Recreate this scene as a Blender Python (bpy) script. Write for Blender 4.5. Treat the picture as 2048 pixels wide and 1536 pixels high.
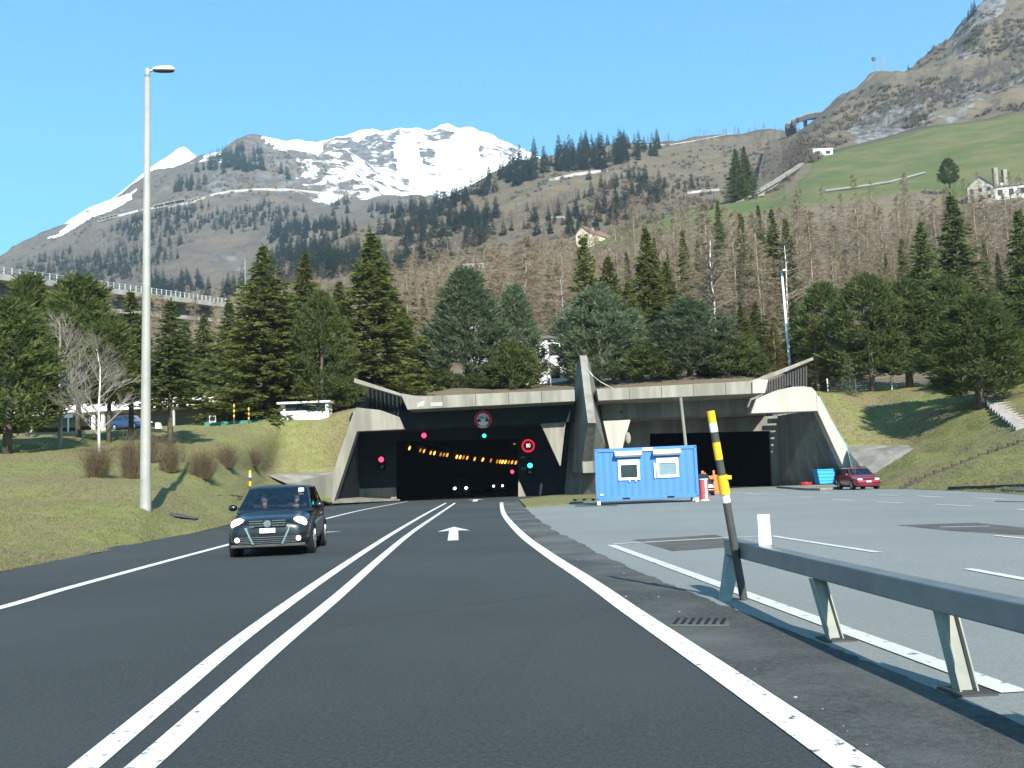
import bpy, bmesh, math, random
import numpy as np
from mathutils import Vector, Matrix, noise
from mathutils.bvhtree import BVHTree
R = math.radians
for o in list(bpy.data.objects): bpy.data.objects.remove(o)
SC = bpy.context.scene; COL = SC.collection

# ---------------------------------------------------------------- camera, sky, sun, exposure
FPX, CX, CY = 1950.0, 1024.0, 768.0
EYE = Vector((0, 0, 1.3))
PITCH = math.atan2(966 - CY, FPX); ROLL = R(2.3)
f_ = Vector((0, math.cos(PITCH), math.sin(PITCH)))
r0 = Vector((1, 0, 0)); u0 = Vector((0, -math.sin(PITCH), math.cos(PITCH)))
r_ = r0 * math.cos(ROLL) - u0 * math.sin(ROLL)
u_ = r0 * math.sin(ROLL) + u0 * math.cos(ROLL)
cam = bpy.data.cameras.new('camera'); camo = bpy.data.objects.new('camera', cam); COL.objects.link(camo)
cam.sensor_width = 36; cam.lens = FPX / 2048 * 36; cam.clip_start = 0.1; cam.clip_end = 20000
M = Matrix((r_, u_, -f_)).transposed().to_4x4(); M.translation = EYE; camo.matrix_world = M
SC.camera = camo
SUN_EL, SUN_AZ = R(31), R(165)     # azimuth clockwise from +Y
wd = bpy.data.worlds.new('World'); SC.world = wd; wd.use_nodes = True
nt = wd.node_tree; bg = nt.nodes['Background']
sky = nt.nodes.new('ShaderNodeTexSky'); sky.sky_type = 'NISHITA'; sky.sun_disc = False
sky.sun_elevation = SUN_EL; sky.sun_rotation = SUN_AZ; sky.altitude = 1100
sky.air_density = 1.0; sky.dust_density = 0.6; sky.ozone_density = 1.0
tint = nt.nodes.new('ShaderNodeMixRGB'); tint.blend_type = 'MULTIPLY'; tint.inputs[0].default_value = 1.0; tint.inputs[2].default_value = (0.38, 1.04, 1.28, 1)
gm = nt.nodes.new('ShaderNodeGamma'); gm.inputs[1].default_value = 0.80
nt.links.new(sky.outputs[0], gm.inputs[0]); nt.links.new(gm.outputs[0], tint.inputs[1]); nt.links.new(tint.outputs[0], bg.inputs[0]); bg.inputs[1].default_value = 0.12
sl = bpy.data.lights.new('sun', 'SUN'); sl.energy = 5.0; sl.angle = R(0.5); sl.color = (1, 0.95, 0.87)
so = bpy.data.objects.new('sun', sl); COL.objects.link(so)
sdir = Vector((math.sin(SUN_AZ) * math.cos(SUN_EL), math.cos(SUN_AZ) * math.cos(SUN_EL), math.sin(SUN_EL)))
so.rotation_euler = sdir.to_track_quat('Z', 'Y').to_euler(); so.location = sdir * 200
SC.view_settings.view_transform = 'Standard'; SC.view_settings.look = 'None'
SC.view_settings.exposure = 1.25; SC.view_settings.gamma = 1

# ---------------------------------------------------------------- rays from the photograph to places
def ray(px, py):
    return f_ + r_ * ((px - CX) / FPX) - u_ * ((py - CY) / FPX)
def P(px, py, Y):
    d = ray(px, py); return EYE + d * (Y / d.y)
def G(px, py, z=0.0):
    d = ray(px, py); return EYE + d * ((z - EYE.z) / d.z)
def GX(px, py):
    p = G(px, py); return (p.x, p.y)
def pix(p):
    q = Vector(p) - EYE; w = q.dot(f_); return (CX + FPX * q.dot(r_) / w, CY - FPX * q.dot(u_) / w)

# ---------------------------------------------------------------- mesh helpers
def tag(o, label=None, cat=None, group=None, kind=None):
    if label: o['label'] = label
    if cat: o['category'] = cat
    if group: o['group'] = group
    if kind: o['kind'] = kind
    return o
def thing(name, label, cat, loc=(0, 0, 0), rz=0.0, group=None):
    o = bpy.data.objects.new(name, None); COL.objects.link(o)
    o.location = loc; o.rotation_euler = (0, 0, rz); o.empty_display_size = 0.3
    return tag(o, label, cat, group)
def link(name, me, parent=None, world=True):
    o = bpy.data.objects.new(name, me); COL.objects.link(o)
    if parent is not None:
        o.parent = parent
        if world:
            pm = Matrix.LocRotScale(parent.location, parent.rotation_euler, parent.scale)
            if parent.parent is not None:
                q = parent.parent
                pm = Matrix.LocRotScale(q.location, q.rotation_euler, q.scale) @ pm
            me.transform(pm.inverted())
    return o
class MB:
    """collects shapes into one mesh"""
    def __init__(s): s.v = []; s.f = []; s.m = []
    def add(s, vs, fs, m=0):
        n = len(s.v); s.v += [tuple(v) for v in vs]
        s.f += [tuple(i + n for i in f) for f in fs]; s.m += [m] * len(fs); return s
    def box(s, a, b, m=0):
        (x0, y0, z0), (x1, y1, z1) = a, b
        return s.add([(x0,y0,z0),(x1,y0,z0),(x1,y1,z0),(x0,y1,z0),(x0,y0,z1),(x1,y0,z1),(x1,y1,z1),(x0,y1,z1)],
              [(0,3,2,1),(4,5,6,7),(0,1,5,4),(1,2,6,5),(2,3,7,6),(3,0,4,7)], m)
    def prism(s, poly, off, m=0):
        poly = [Vector(p) for p in poly]; off = Vector(off); n = len(poly)
        return s.add(poly + [p + off for p in poly], [tuple(range(n)), tuple(range(2*n-1, n-1, -1))] +
              [(i, i + n, (i + 1) % n + n, (i + 1) % n) for i in range(n)], m)
    def poly(s, pts, m=0): return s.add(pts, [tuple(range(len(pts)))], m)
    def hull2(s, A, B, m=0):
        """solid between two matching polygons"""
        n = len(A)
        return s.add(list(A) + list(B), [tuple(range(n)), tuple(range(2*n-1, n-1, -1))] +
              [(i, i + n, (i + 1) % n + n, (i + 1) % n) for i in range(n)], m)
    def tube(s, pts, rad, k=8, m=0, cap=True):
        pts = [Vector(p) for p in pts]; n = len(pts)
        rad = rad if isinstance(rad, (list, tuple)) else [rad] * n
        vs = []; fs = []
        for i, p in enumerate(pts):
            t = (pts[min(i+1, n-1)] - pts[max(i-1, 0)]).normalized()
            a = t.orthogonal().normalized() if abs(t.z) > .95 else t.cross(Vector((0,0,1))).normalized()
            if abs(t.z) > .95: a = (Vector((1,0,0)) - t * t.x).normalized()
            b = t.cross(a)
            for j in range(k):
                w = 2 * math.pi * j / k
                vs.append(p + (a * math.cos(w) + b * math.sin(w)) * rad[i])
        for i in range(n - 1):
            for j in range(k):
                fs.append((i*k+j, i*k+(j+1)%k, (i+1)*k+(j+1)%k, (i+1)*k+j))
        if cap: fs += [tuple(range(k-1, -1, -1)), tuple(range((n-1)*k, n*k))]
        return s.add(vs, fs, m)
    def disc(s, c, ax, rad, k=24, m=0, thick=0.0, inner=0.0):
        c = Vector(c); ax = Vector(ax).normalized(); a = ax.orthogonal().normalized(); b = ax.cross(a)
        ring = lambda rr, o: [c + ax * o + (a * math.cos(2*math.pi*j/k) + b * math.sin(2*math.pi*j/k)) * rr for j in range(k)]
        if inner:
            vs = ring(rad, 0) + ring(inner, 0) + ring(rad, -thick) + ring(inner, -thick); fs = []
            for j in range(k):
                q = (j + 1) % k
                fs += [(j, q, k+q, k+j), (2*k+q, 2*k+j, 3*k+j, 3*k+q), (q, j, 2*k+j, 2*k+q), (k+j, k+q, 3*k+q, 3*k+j)]
            return s.add(vs, fs, m)
        if thick: return s.prism(ring(rad, 0), ax * -thick, m)
        return s.poly(ring(rad, 0), m)
    def ball(s, c, rr, nu=10, nv=7, m=0):
        c = Vector(c); rr = Vector(rr) if not isinstance(rr, (int, float)) else Vector((rr,)*3)
        vs = []; fs = []
        for i in range(nv + 1):
            th = math.pi * i / nv
            for j in range(nu):
                ph = 2 * math.pi * j / nu
                vs.append(c + Vector((rr.x*math.sin(th)*math.cos(ph), rr.y*math.sin(th)*math.sin(ph), rr.z*math.cos(th))))
        for i in range(nv):
            for j in range(nu):
                fs.append((i*nu+j, (i+1)*nu+j, (i+1)*nu+(j+1)%nu, i*nu+(j+1)%nu))
        return s.add(vs, fs, m)
    def build(s, name, mats, parent=None, smooth=False, world=True, bevel=0.0, fix=True):
        me = bpy.data.meshes.new(name); me.from_pydata(s.v, [], s.f); me.update()
        for mt in (mats if isinstance(mats, (list, tuple)) else [mats]): me.materials.append(mt)
        if any(s.m): me.polygons.foreach_set('material_index', s.m)
        if fix:
            bm = bmesh.new(); bm.from_mesh(me); bmesh.ops.recalc_face_normals(bm, faces=bm.faces); bm.to_mesh(me); bm.free()
        if smooth: me.polygons.foreach_set('use_smooth', [True] * len(me.polygons))
        o = link(name, me, parent, world)
        if bevel:
            b = o.modifiers.new('bevel', 'BEVEL'); b.width = bevel; b.segments = 2; b.limit_method = 'ANGLE'; b.angle_limit = R(35)
        return o
def structure(o): o['kind'] = 'structure'; return o
def copy_tree(o, parent=None):
    c = o.copy(); COL.objects.link(c)
    if parent is not None: c.parent = parent
    for ch in [x for x in bpy.data.objects if x.parent == o]: copy_tree(ch, c)
    return c
KIDS = {}
def dup(o, loc, rz=0.0, scale=None, label=None):
    c = o.copy(); COL.objects.link(c); c.location = loc; c.rotation_euler = (0, 0, rz)
    if scale: c.scale = scale if not isinstance(scale, (int, float)) else (scale,) * 3
    if label: c['label'] = label
    for ch in KIDS.get(o.name, []):
        d = ch.copy(); COL.objects.link(d); d.parent = c
    return c

# ---------------------------------------------------------------- materials
def mat(name, col, rough=0.8, metal=0.0, spec=0.3, var=None, vscale=2.0, bump=0.0, bscale=20.0, stretch=None, detail=6, emit=None, estr=1.0, coat=0.0, var2=None, v2scale=0.3, rnd=0.0):
    m = bpy.data.materials.new(name); m.use_nodes = True; n = m.node_tree; N = n.nodes; Lk = n.links
    b = N['Principled BSDF']
    b.inputs['Base Color'].default_value = (*col, 1); b.inputs['Roughness'].default_value = rough
    b.inputs['Metallic'].default_value = metal; b.inputs['Specular IOR Level'].default_value = spec
    b.inputs['Coat Weight'].default_value = coat; b.inputs['Coat Roughness'].default_value = 0.05
    src = None
    tc = N.new('ShaderNodeTexCoord'); mp = N.new('ShaderNodeMapping'); Lk.new(tc.outputs['Object'], mp.inputs[0])
    if stretch: mp.inputs['Scale'].default_value = stretch
    def nz(scale, det=6, rough_=0.6):
        t = N.new('ShaderNodeTexNoise'); t.inputs['Scale'].default_value = scale; t.inputs['Detail'].default_value = det
        t.inputs['Roughness'].default_value = rough_; Lk.new(mp.outputs[0], t.inputs['Vector']); return t
    if var:
        t = nz(vscale, detail); rp = N.new('ShaderNodeValToRGB'); Lk.new(t.outputs['Fac'], rp.inputs[0])
        rp.color_ramp.elements[0].position = 0.36; rp.color_ramp.elements[1].position = 0.64
        rp.color_ramp.elements[0].color = (*col, 1); rp.color_ramp.elements[1].color = (*var, 1); src = rp.outputs[0]
    if var2:
        t = nz(v2scale, 5); rp = N.new('ShaderNodeValToRGB'); Lk.new(t.outputs['Fac'], rp.inputs[0])
        rp.color_ramp.elements[0].position = 0.42; rp.color_ramp.elements[1].position = 0.62
        mx = N.new('ShaderNodeMixRGB'); Lk.new(rp.outputs[0], mx.inputs[0])
        if src: Lk.new(src, mx.inputs[1])
        else: mx.inputs[1].default_value = (*col, 1)
        mx.inputs[2].default_value = (*var2, 1); src = mx.outputs[0]
    if rnd:
        oi = N.new('ShaderNodeObjectInfo'); hs = N.new('ShaderNodeHueSaturation')
        mr = N.new('ShaderNodeMapRange'); mr.inputs['To Min'].default_value = 1 - rnd; mr.inputs['To Max'].default_value = 1 + rnd
        Lk.new(oi.outputs['Random'], mr.inputs[0]); Lk.new(mr.outputs[0], hs.inputs['Value'])
        if src: Lk.new(src, hs.inputs['Color'])
        else: hs.inputs['Color'].default_value = (*col, 1)
        src = hs.outputs[0]
    if src: Lk.new(src, b.inputs['Base Color'])
    if bump:
        t = nz(bscale, 8, 0.65); bp = N.new('ShaderNodeBump'); bp.inputs['Strength'].default_value = bump; bp.inputs['Distance'].default_value = 0.05
        Lk.new(t.outputs['Fac'], bp.inputs['Height']); Lk.new(bp.outputs[0], b.inputs['Normal'])
    if emit:
        b.inputs['Emission Color'].default_value = (*emit, 1); b.inputs['Emission Strength'].default_value = estr
    return m
def leafmat(name, c1, c2, scale=1.2, rnd=0.15, trans=0.5):
    m = mat(name, c1, 0.75, spec=0.15, var=c2, vscale=scale, rnd=rnd, detail=3)
    n = m.node_tree; b = n.nodes['Principled BSDF']; out = n.nodes['Material Output']
    t = n.nodes.new('ShaderNodeBsdfTranslucent'); mx = n.nodes.new('ShaderNodeMixShader'); mx.inputs[0].default_value = trans
    src = b.inputs['Base Color'].links[0].from_socket; n.links.new(src, t.inputs['Color'])
    n.links.new(b.outputs[0], mx.inputs[1]); n.links.new(t.outputs[0], mx.inputs[2]); n.links.new(mx.outputs[0], out.inputs[0])
    return m
def glassmat(name, tint, gloss=0.12):
    m = bpy.data.materials.new(name); m.use_nodes = True; n = m.node_tree; N = n.nodes
    N.remove(N['Principled BSDF'])
    t = N.new('ShaderNodeBsdfTransparent'); t.inputs[0].default_value = (*tint, 1)
    g = N.new('ShaderNodeBsdfGlossy'); g.inputs['Roughness'].default_value = 0.03; g.inputs[0].default_value = (.9, .95, 1, 1)
    fr = N.new('ShaderNodeFresnel'); fr.inputs[0].default_value = 1.5
    ad = N.new('ShaderNodeMath'); ad.operation = 'ADD'; ad.inputs[1].default_value = gloss - 0.04; n.links.new(fr.outputs[0], ad.inputs[0])
    mx = N.new('ShaderNodeMixShader'); n.links.new(ad.outputs[0], mx.inputs[0]); n.links.new(t.outputs[0], mx.inputs[1]); n.links.new(g.outputs[0], mx.inputs[2])
    n.links.new(mx.outputs[0], N['Material Output'].inputs[0]); return m
def paintmat(name, col, under, wear=0.45, scale=18):
    """road paint worn through to the asphalt in small pits"""
    m = mat(name, col, 0.7, bump=0.15, bscale=60, var=tuple(c * 0.9 for c in col), vscale=1.5); n = m.node_tree; N = n.nodes
    b = N['Principled BSDF']; src = b.inputs['Base Color'].links[0].from_socket
    t = N.new('ShaderNodeTexNoise'); t.inputs['Scale'].default_value = scale; t.inputs['Detail'].default_value = 5; t.inputs['Roughness'].default_value = .7
    tc = [x for x in N if x.type == 'TEX_COORD'][0]; n.links.new(tc.outputs['Object'], t.inputs['Vector'])
    rp = N.new('ShaderNodeValToRGB'); rp.color_ramp.elements[0].position = wear - .1; rp.color_ramp.elements[1].position = wear - .04
    rp.color_ramp.elements[0].color = (1,1,1,1); rp.color_ramp.elements[1].color = (0,0,0,1); n.links.new(t.outputs['Fac'], rp.inputs[0])
    mx = N.new('ShaderNodeMixRGB'); n.links.new(rp.outputs[0], mx.inputs[0]); n.links.new(src, mx.inputs[1]); mx.inputs[2].default_value = (*under, 1)
    n.links.new(mx.outputs[0], b.inputs['Base Color']); return m

ASPH = mat('asphalt_dark', (0.042, 0.048, 0.047), 0.9, spec=0.15, var=(0.072, 0.080, 0.078), vscale=34, bump=0.6, bscale=55, var2=(0.072, 0.079, 0.077), v2scale=0.11, detail=8)
SHLD = mat('asphalt_dusty', (0.055, 0.060, 0.057), 0.95, spec=0.1, var2=(0.145, 0.147, 0.137), v2scale=.35, var=(0.095, 0.10, 0.095), vscale=18, bump=0.5, bscale=60)
LOT = mat('asphalt_light', (0.20, 0.211, 0.198), 0.9, spec=0.12, var=(0.275, 0.286, 0.27), vscale=22, bump=0.3, bscale=60, var2=(0.21, 0.22, 0.205), v2scale=0.12, detail=9)
LOTD = mat('asphalt_patch', (0.09, 0.087, 0.08), 0.95, spec=0.1, var=(0.13, 0.128, 0.12), vscale=1.0, bump=0.3, bscale=60)
PAINT = paintmat('road_paint_white', (0.78, 0.78, 0.74), (0.06, 0.06, 0.06), 0.455, 11)
PAINTL = paintmat('road_paint_old', (0.62, 0.61, 0.55), (0.16, 0.16, 0.155), 0.46, 8)
CONC = mat('concrete_pale', (0.245, 0.232, 0.19), 0.9, spec=0.12, var=(0.305, 0.292, 0.243), vscale=0.9, bump=0.2, bscale=6, var2=(0.195, 0.183, 0.152), v2scale=0.5, stretch=(1.4, 1.4, .22))
CONCW = mat('concrete_white', (0.40, 0.385, 0.335), 0.9, spec=0.15, var=(0.50, 0.48, 0.42), vscale=0.9, bump=0.1, bscale=6, stretch=(1.4, 1.4, .2), var2=(.36, .34, .29), v2scale=.45)
CONCG = mat('concrete_grey', (0.19, 0.186, 0.163), 0.9, spec=0.12, var=(0.25, 0.245, 0.215), vscale=0.9, bump=0.2, bscale=5, stretch=(1.4, 1.4, .2), var2=(.145, .14, .122), v2scale=.5)
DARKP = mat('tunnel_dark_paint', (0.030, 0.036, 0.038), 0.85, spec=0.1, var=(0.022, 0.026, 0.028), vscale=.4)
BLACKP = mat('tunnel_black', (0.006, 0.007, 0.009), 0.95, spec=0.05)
STEEL = mat('galvanised_steel', (0.42, 0.44, 0.44), 0.5, metal=0.55, var=(0.52, 0.54, 0.53), vscale=3, bump=.05, bscale=30)
RAILM = mat('rail_steel', (0.22, 0.24, 0.245), 0.42, metal=0.6, var=(0.28, 0.30, 0.305), vscale=2.5, bump=.05, bscale=20)
POLEM = mat('lamp_pole_grey', (0.29, 0.285, 0.25), 0.6, metal=0.1, var=(0.35, 0.345, 0.305), vscale=1.5)
WHITE = mat('white_plastic', (0.80, 0.80, 0.80), 0.5, var=(.74, .74, .75), vscale=4)
BLACK = mat('black_rubber', (0.012, 0.012, 0.013), 0.8, spec=.2)
DGREY = mat('dark_grey', (0.045, 0.046, 0.045), 0.7, var=(.065, .063, .055), vscale=6)
YEL = mat('signal_yellow', (0.80, 0.45, 0.015), 0.6, var=(0.72, 0.40, 0.02), vscale=8)
BLUE = mat('container_blue', (0.048, 0.18, 0.47), 0.5, spec=.4, var=(0.056, 0.20, 0.49), vscale=1.2, var2=(0.06, 0.185, 0.43), v2scale=.8)
BLUEB = mat('bin_blue', (0.03, 0.33, 0.68), 0.5, var=(.04, .36, .7), vscale=3)
REDM = mat('sign_red', (0.55, 0.015, 0.03), 0.5)
REDP = mat('faded_red', (0.55, 0.10, 0.09), 0.6, var=(.45, .08, .07), vscale=5)
ORNG = mat('signal_orange', (0.85, 0.16, 0.03), 0.5, var=(.8, .2, .05), vscale=6)
CHROME = mat('chrome', (0.75, 0.76, 0.78), 0.12, metal=1.0)
GLASSC = glassmat('car_glass', (0.62, 0.70, 0.72), 0.09)
GLASSD = mat('dark_window_glass', (0.02, 0.025, 0.03), 0.06, spec=0.6)
GLASSB = mat('grey_window_glass', (0.16, 0.24, 0.27), 0.12, spec=0.6, var=(.19, .28, .31), vscale=3)
LENS = mat('headlight_lit', (0.8, 0.85, 0.9), 0.1, emit=(0.95, 0.97, 1.0), estr=2.2)
GRASS = mat('bank_grass', (0.158, 0.166, 0.056), 0.95, spec=0.05, var=(0.215, 0.208, 0.090), vscale=1.6, bump=.7, bscale=5, var2=(0.185, 0.160, 0.085), v2scale=0.16, detail=14)
GREENP = mat('green_paint', (0.03, 0.16, 0.13), 0.6, var=(.04, .19, .15), vscale=2)
STONE = mat('stair_stone', (0.26, 0.235, 0.21), 0.95, var=(.34, .31, .28), vscale=2, bump=.4, bscale=6)
WOOD = mat('dark_timber', (0.055, 0.042, 0.035), 0.9, var=(.08, .06, .05), vscale=4)
PLASTER = mat('white_plaster', (0.74, 0.72, 0.70), 0.9, var=(.66, .64, .62), vscale=.5)
CREAM = mat('cream_plaster', (0.62, 0.55, 0.40), 0.9, var=(.55, .49, .36), vscale=.5)
TILE = mat('roof_tile_red', (0.24, 0.125, 0.095), 0.9, var=(.20, .11, .085), vscale=.8)
SLATE = mat('roof_slate', (0.12, 0.12, 0.12), 0.9, var=(.16, .155, .15), vscale=.8)

# ---------------------------------------------------------------- terrain
def inpoly(x, y, poly):
    c = False; n = len(poly); j = n - 1
    for i in range(n):
        xi, yi = poly[i]; xj, yj = poly[j]
        if (yi > y) != (yj > y) and x < (xj - xi) * (y - yi) / (yj - yi) + xi: c = not c
        j = i
    return c
def interp(pts, x, k=1):
    if x <= pts[0][0]: return pts[0][k]
    for a, b in zip(pts, pts[1:]):
        if x <= b[0]: return a[k] + (b[k] - a[k]) * (x - a[0]) / (b[0] - a[0])
    return pts[-1][k]
TERR = []
def loft(name, rows, n, subs, amp, nscale, mt, mask=None, ampf=None, drop=True, smooth=True, edge=0.15):
    R3 = []
    for row in rows:
        row3 = []
        for p in row:
            if len(p) == 2:
                g = G(p[0], p[1], 0.02); row3.append((p[0], p[1], g.y))
            else: row3.append(p)
        x0, x1 = row3[0][0], row3[-1][0]; out = []
        if x0 == -420: x0 = -950
        if x1 == 2500: x1 = 3200
        for i in range(n):
            x = x0 + (x1 - x0) * i / (n - 1)
            out.append((P(x, interp(row3, x, 1), interp(row3, x, 2)), x, interp(row3, x, 1)))
        R3.append(out)
    vs = []; px = []; rw = []
    for k in range(len(R3) - 1):
        s_ = subs if isinstance(subs, int) else subs[k]
        for t in range(s_ + (1 if k == len(R3) - 2 else 0)):
            w = t / s_
            for (a, ax, ay), (b, bx, by) in zip(R3[k], R3[k+1]):
                vs.append(a.lerp(b, w)); px.append((ax + (bx - ax) * w, ay + (by - ay) * w)); rw.append(k + w)
    rn = len(vs) // n
    if smooth:
        for _ in range(2):
            w = list(vs)
            for r in range(1, rn - 1):
                for i in range(1, n - 1):
                    q = r * n + i
                    vs[q] = w[q].lerp((w[q-1] + w[q+1] + w[q-n] + w[q+n]) * .25, 0.5)
    out = []
    for q, v in enumerate(vs):
        k = rw[q]; e = min(1.0, k / edge) if edge else 1.0
        h = noise.fractal(Vector(v) * nscale, 0.9, 2.1, 6) * amp * e * (ampf(px[q][0]) if ampf else 1)
        out.append((v.x, v.y, v.z + h))
    fs = [(r*n+i, r*n+i+1, (r+1)*n+i+1, (r+1)*n+i) for r in range(rn - 1) for i in range(n - 1)]
    if drop:
        m = len(out)
        for i in range(n):
            v = out[(rn-1)*n+i]; out.append((v[0] * 1.06, v[1] * 1.06 + 4, v[2] - v[1] * 0.06 - 3)); px.append(px[(rn-1)*n+i])
        fs += [((rn-1)*n+i, (rn-1)*n+i+1, m+i+1, m+i) for i in range(n - 1)]
    me = bpy.data.meshes.new(name); me.from_pydata(out, [], fs); me.update(); me.materials.append(mt)
    me.polygons.foreach_set('use_smooth', [True] * len(fs))
    if mask:
        at = me.color_attributes.new('ground_cover', 'FLOAT_COLOR', 'POINT')
        buf = []
        for (x, y) in px: buf += [*mask(x, y), 1.0]
        at.data.foreach_set('color', buf)
    o = structure(link(name, me)); TERR.append((o, BVHTree.FromPolygons([Vector(v) for v in out], fs)))
    return o
def hit(px, py):
    d = ray(px, py).normalized(); best = None
    for o, t in TERR:
        h = t.ray_cast(EYE, d)
        if h[0] is not None and (best is None or h[3] < best[1]): best = (h[0], h[3], o)
    return best
def ground(x, y, names=None):
    best = -1e9
    for o, t in TERR:
        if names and o.name not in names: continue
        h = t.ray_cast(Vector((x, y, 3000)), Vector((0, 0, -1)))
        if h[0] is not None: best = max(best, h[0].z)
    return best if best > -1e8 else 0.0

def hillmat(name, sc, base, var, green, rock, scrub=(0.09, 0.08, 0.065), snow=(0.80, 0.83, 0.88), slope_rock=0.0, streak=(1, 1, 1), bump=0.6):
    m = bpy.data.materials.new(name); m.use_nodes = True; n = m.node_tree; N = n.nodes; L = n.links; b = N['Principled BSDF']
    b.inputs['Roughness'].default_value = .95; b.inputs['Specular IOR Level'].default_value = .05
    tc = N.new('ShaderNodeTexCoord'); mp = N.new('ShaderNodeMapping'); mp.inputs['Scale'].default_value = streak; L.new(tc.outputs['Object'], mp.inputs[0])
    at = N.new('ShaderNodeAttribute'); at.attribute_name = 'ground_cover'; sp = N.new('ShaderNodeSeparateColor'); L.new(at.outputs['Color'], sp.inputs[0])
    def nz(s, d=12, r=.62):
        t = N.new('ShaderNodeTexNoise'); t.inputs['Scale'].default_value = s; t.inputs['Detail'].default_value = d; t.inputs['Roughness'].default_value = r
        L.new(mp.outputs[0], t.inputs['Vector']); return t.outputs['Fac']
    def ramp(f, a, bb):
        t = N.new('ShaderNodeMapRange'); t.interpolation_type = 'SMOOTHSTEP'; t.inputs['From Min'].default_value = a; t.inputs['From Max'].default_value = bb
        L.new(f, t.inputs[0]); return t.outputs[0]
    def mix(f, a, c):
        t = N.new('ShaderNodeMixRGB'); L.new(f, t.inputs[0])
        if isinstance(a, tuple): t.inputs[1].default_value = (*a, 1)
        else: L.new(a, t.inputs[1])
        if isinstance(c, tuple): t.inputs[2].default_value = (*c, 1)
        else: L.new(c, t.inputs[2])
        return t.outputs[0]
    def addf(a, c, k=1.0):
        t = N.new('ShaderNodeMath'); t.operation = 'MULTIPLY_ADD'; L.new(c, t.inputs[0]); t.inputs[1].default_value = k; L.new(a, t.inputs[2]); return t.outputs[0]
    col = mix(ramp(nz(sc), .38, .62), base, var)
    col = mix(ramp(nz(sc * 2.7), .52, .62), col, scrub)
    g = mix(ramp(nz(sc * .45, 14, .7), .36, .66), green, tuple(c * k for c, k in zip(green, (1.75, 1.22, 1.5))))
    col = mix(ramp(addf(sp.outputs['Green'], nz(sc * 2), .5), .62, .86), col, g)
    rk = mix(ramp(nz(sc * 3), .42, .6), rock, tuple(c * .45 for c in rock))
    col = mix(ramp(addf(sp.outputs['Blue'], nz(sc * 1.6), 1.2), .95, 1.12), col, rk)
    col = mix(ramp(addf(sp.outputs['Red'], nz(sc * 1.3, 12, .7), 1.6), 1.19, 1.35), col, snow)
    L.new(col, b.inputs['Base Color'])
    bp = N.new('ShaderNodeBump'); bp.inputs['Strength'].default_value = bump; bp.inputs['Distance'].default_value = .35 / sc * .1
    L.new(nz(sc * 4, 12, .7), bp.inputs['Height']); L.new(bp.outputs[0], b.inputs['Normal']); return m

# flat ground out to the horizon
g = MB(); g.disc((0, 0, -0.3), (0, 0, 1), 4200, 64)
structure(g.build('ground', GRASS))

LB = [[(-420, 1240), (0, 1143), (200, 1104), (400, 1063), (460, 1048), (580, 1021), (662, 1006)],
      [(-420, 1110, 17), (0, 1068, 26), (150, 1040, 30), (291, 1013, 34), (460, 1000, 50), (500, 985, 62), (536, 958, 79), (575, 974, 78), (630, 994, 80.4), (661, 1004.6, 83)],
      [(-420, 960, 36), (0, 955, 42), (200, 952, 45), (405, 950, 52), (460, 945, 62), (500, 940, 72), (540, 945, 82.8), (600, 944, 84.6), (668, 938, 86)],
      [(-420, 890, 56), (0, 882, 64), (100, 876, 68), (200, 872, 72), (340, 864, 78), (420, 856, 82), (550, 842, 86), (640, 838, 87), (709, 818, 87)],
      [(-420, 875, 95), (0, 870, 97), (200, 861, 98), (430, 846, 98), (550, 832, 101), (709, 813, 101)]]
loft('left_bank', LB, 140, 14, 0.25, 0.22, GRASS, drop=False)
RB = [[(1712, 970.5), (1760, 977), (1850, 979), (1950, 983), (2048, 989), (2500, 1025)],
      [(1712, 970, 80.2), (1740, 957, 78.4), (1827, 901, 80.2), (1850, 905, 77), (1950, 908, 65), (2048, 910, 57), (2500, 930, 38)],
      [(1695, 893, 84.6), (1760, 891, 84.4), (1822, 889, 82.8), (1860, 878, 81), (1950, 860, 76), (2048, 845, 70), (2500, 835, 52)],
      [(1662, 840, 86.5), (1760, 830, 91), (1900, 815, 84), (2048, 800, 78), (2500, 790, 64)],
      [(1636, 786, 87), (1700, 788, 97), (1760, 782, 99), (1830, 778, 98), (1940, 772, 92), (2048, 765, 86), (2500, 750, 74)],
      [(1560, 780, 110), (1700, 772, 120), (1940, 758, 118), (2048, 750, 112), (2500, 730, 100)]]
loft('right_bank', RB, 150, 10, 0.25, 0.22, GRASS, drop=False)

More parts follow.
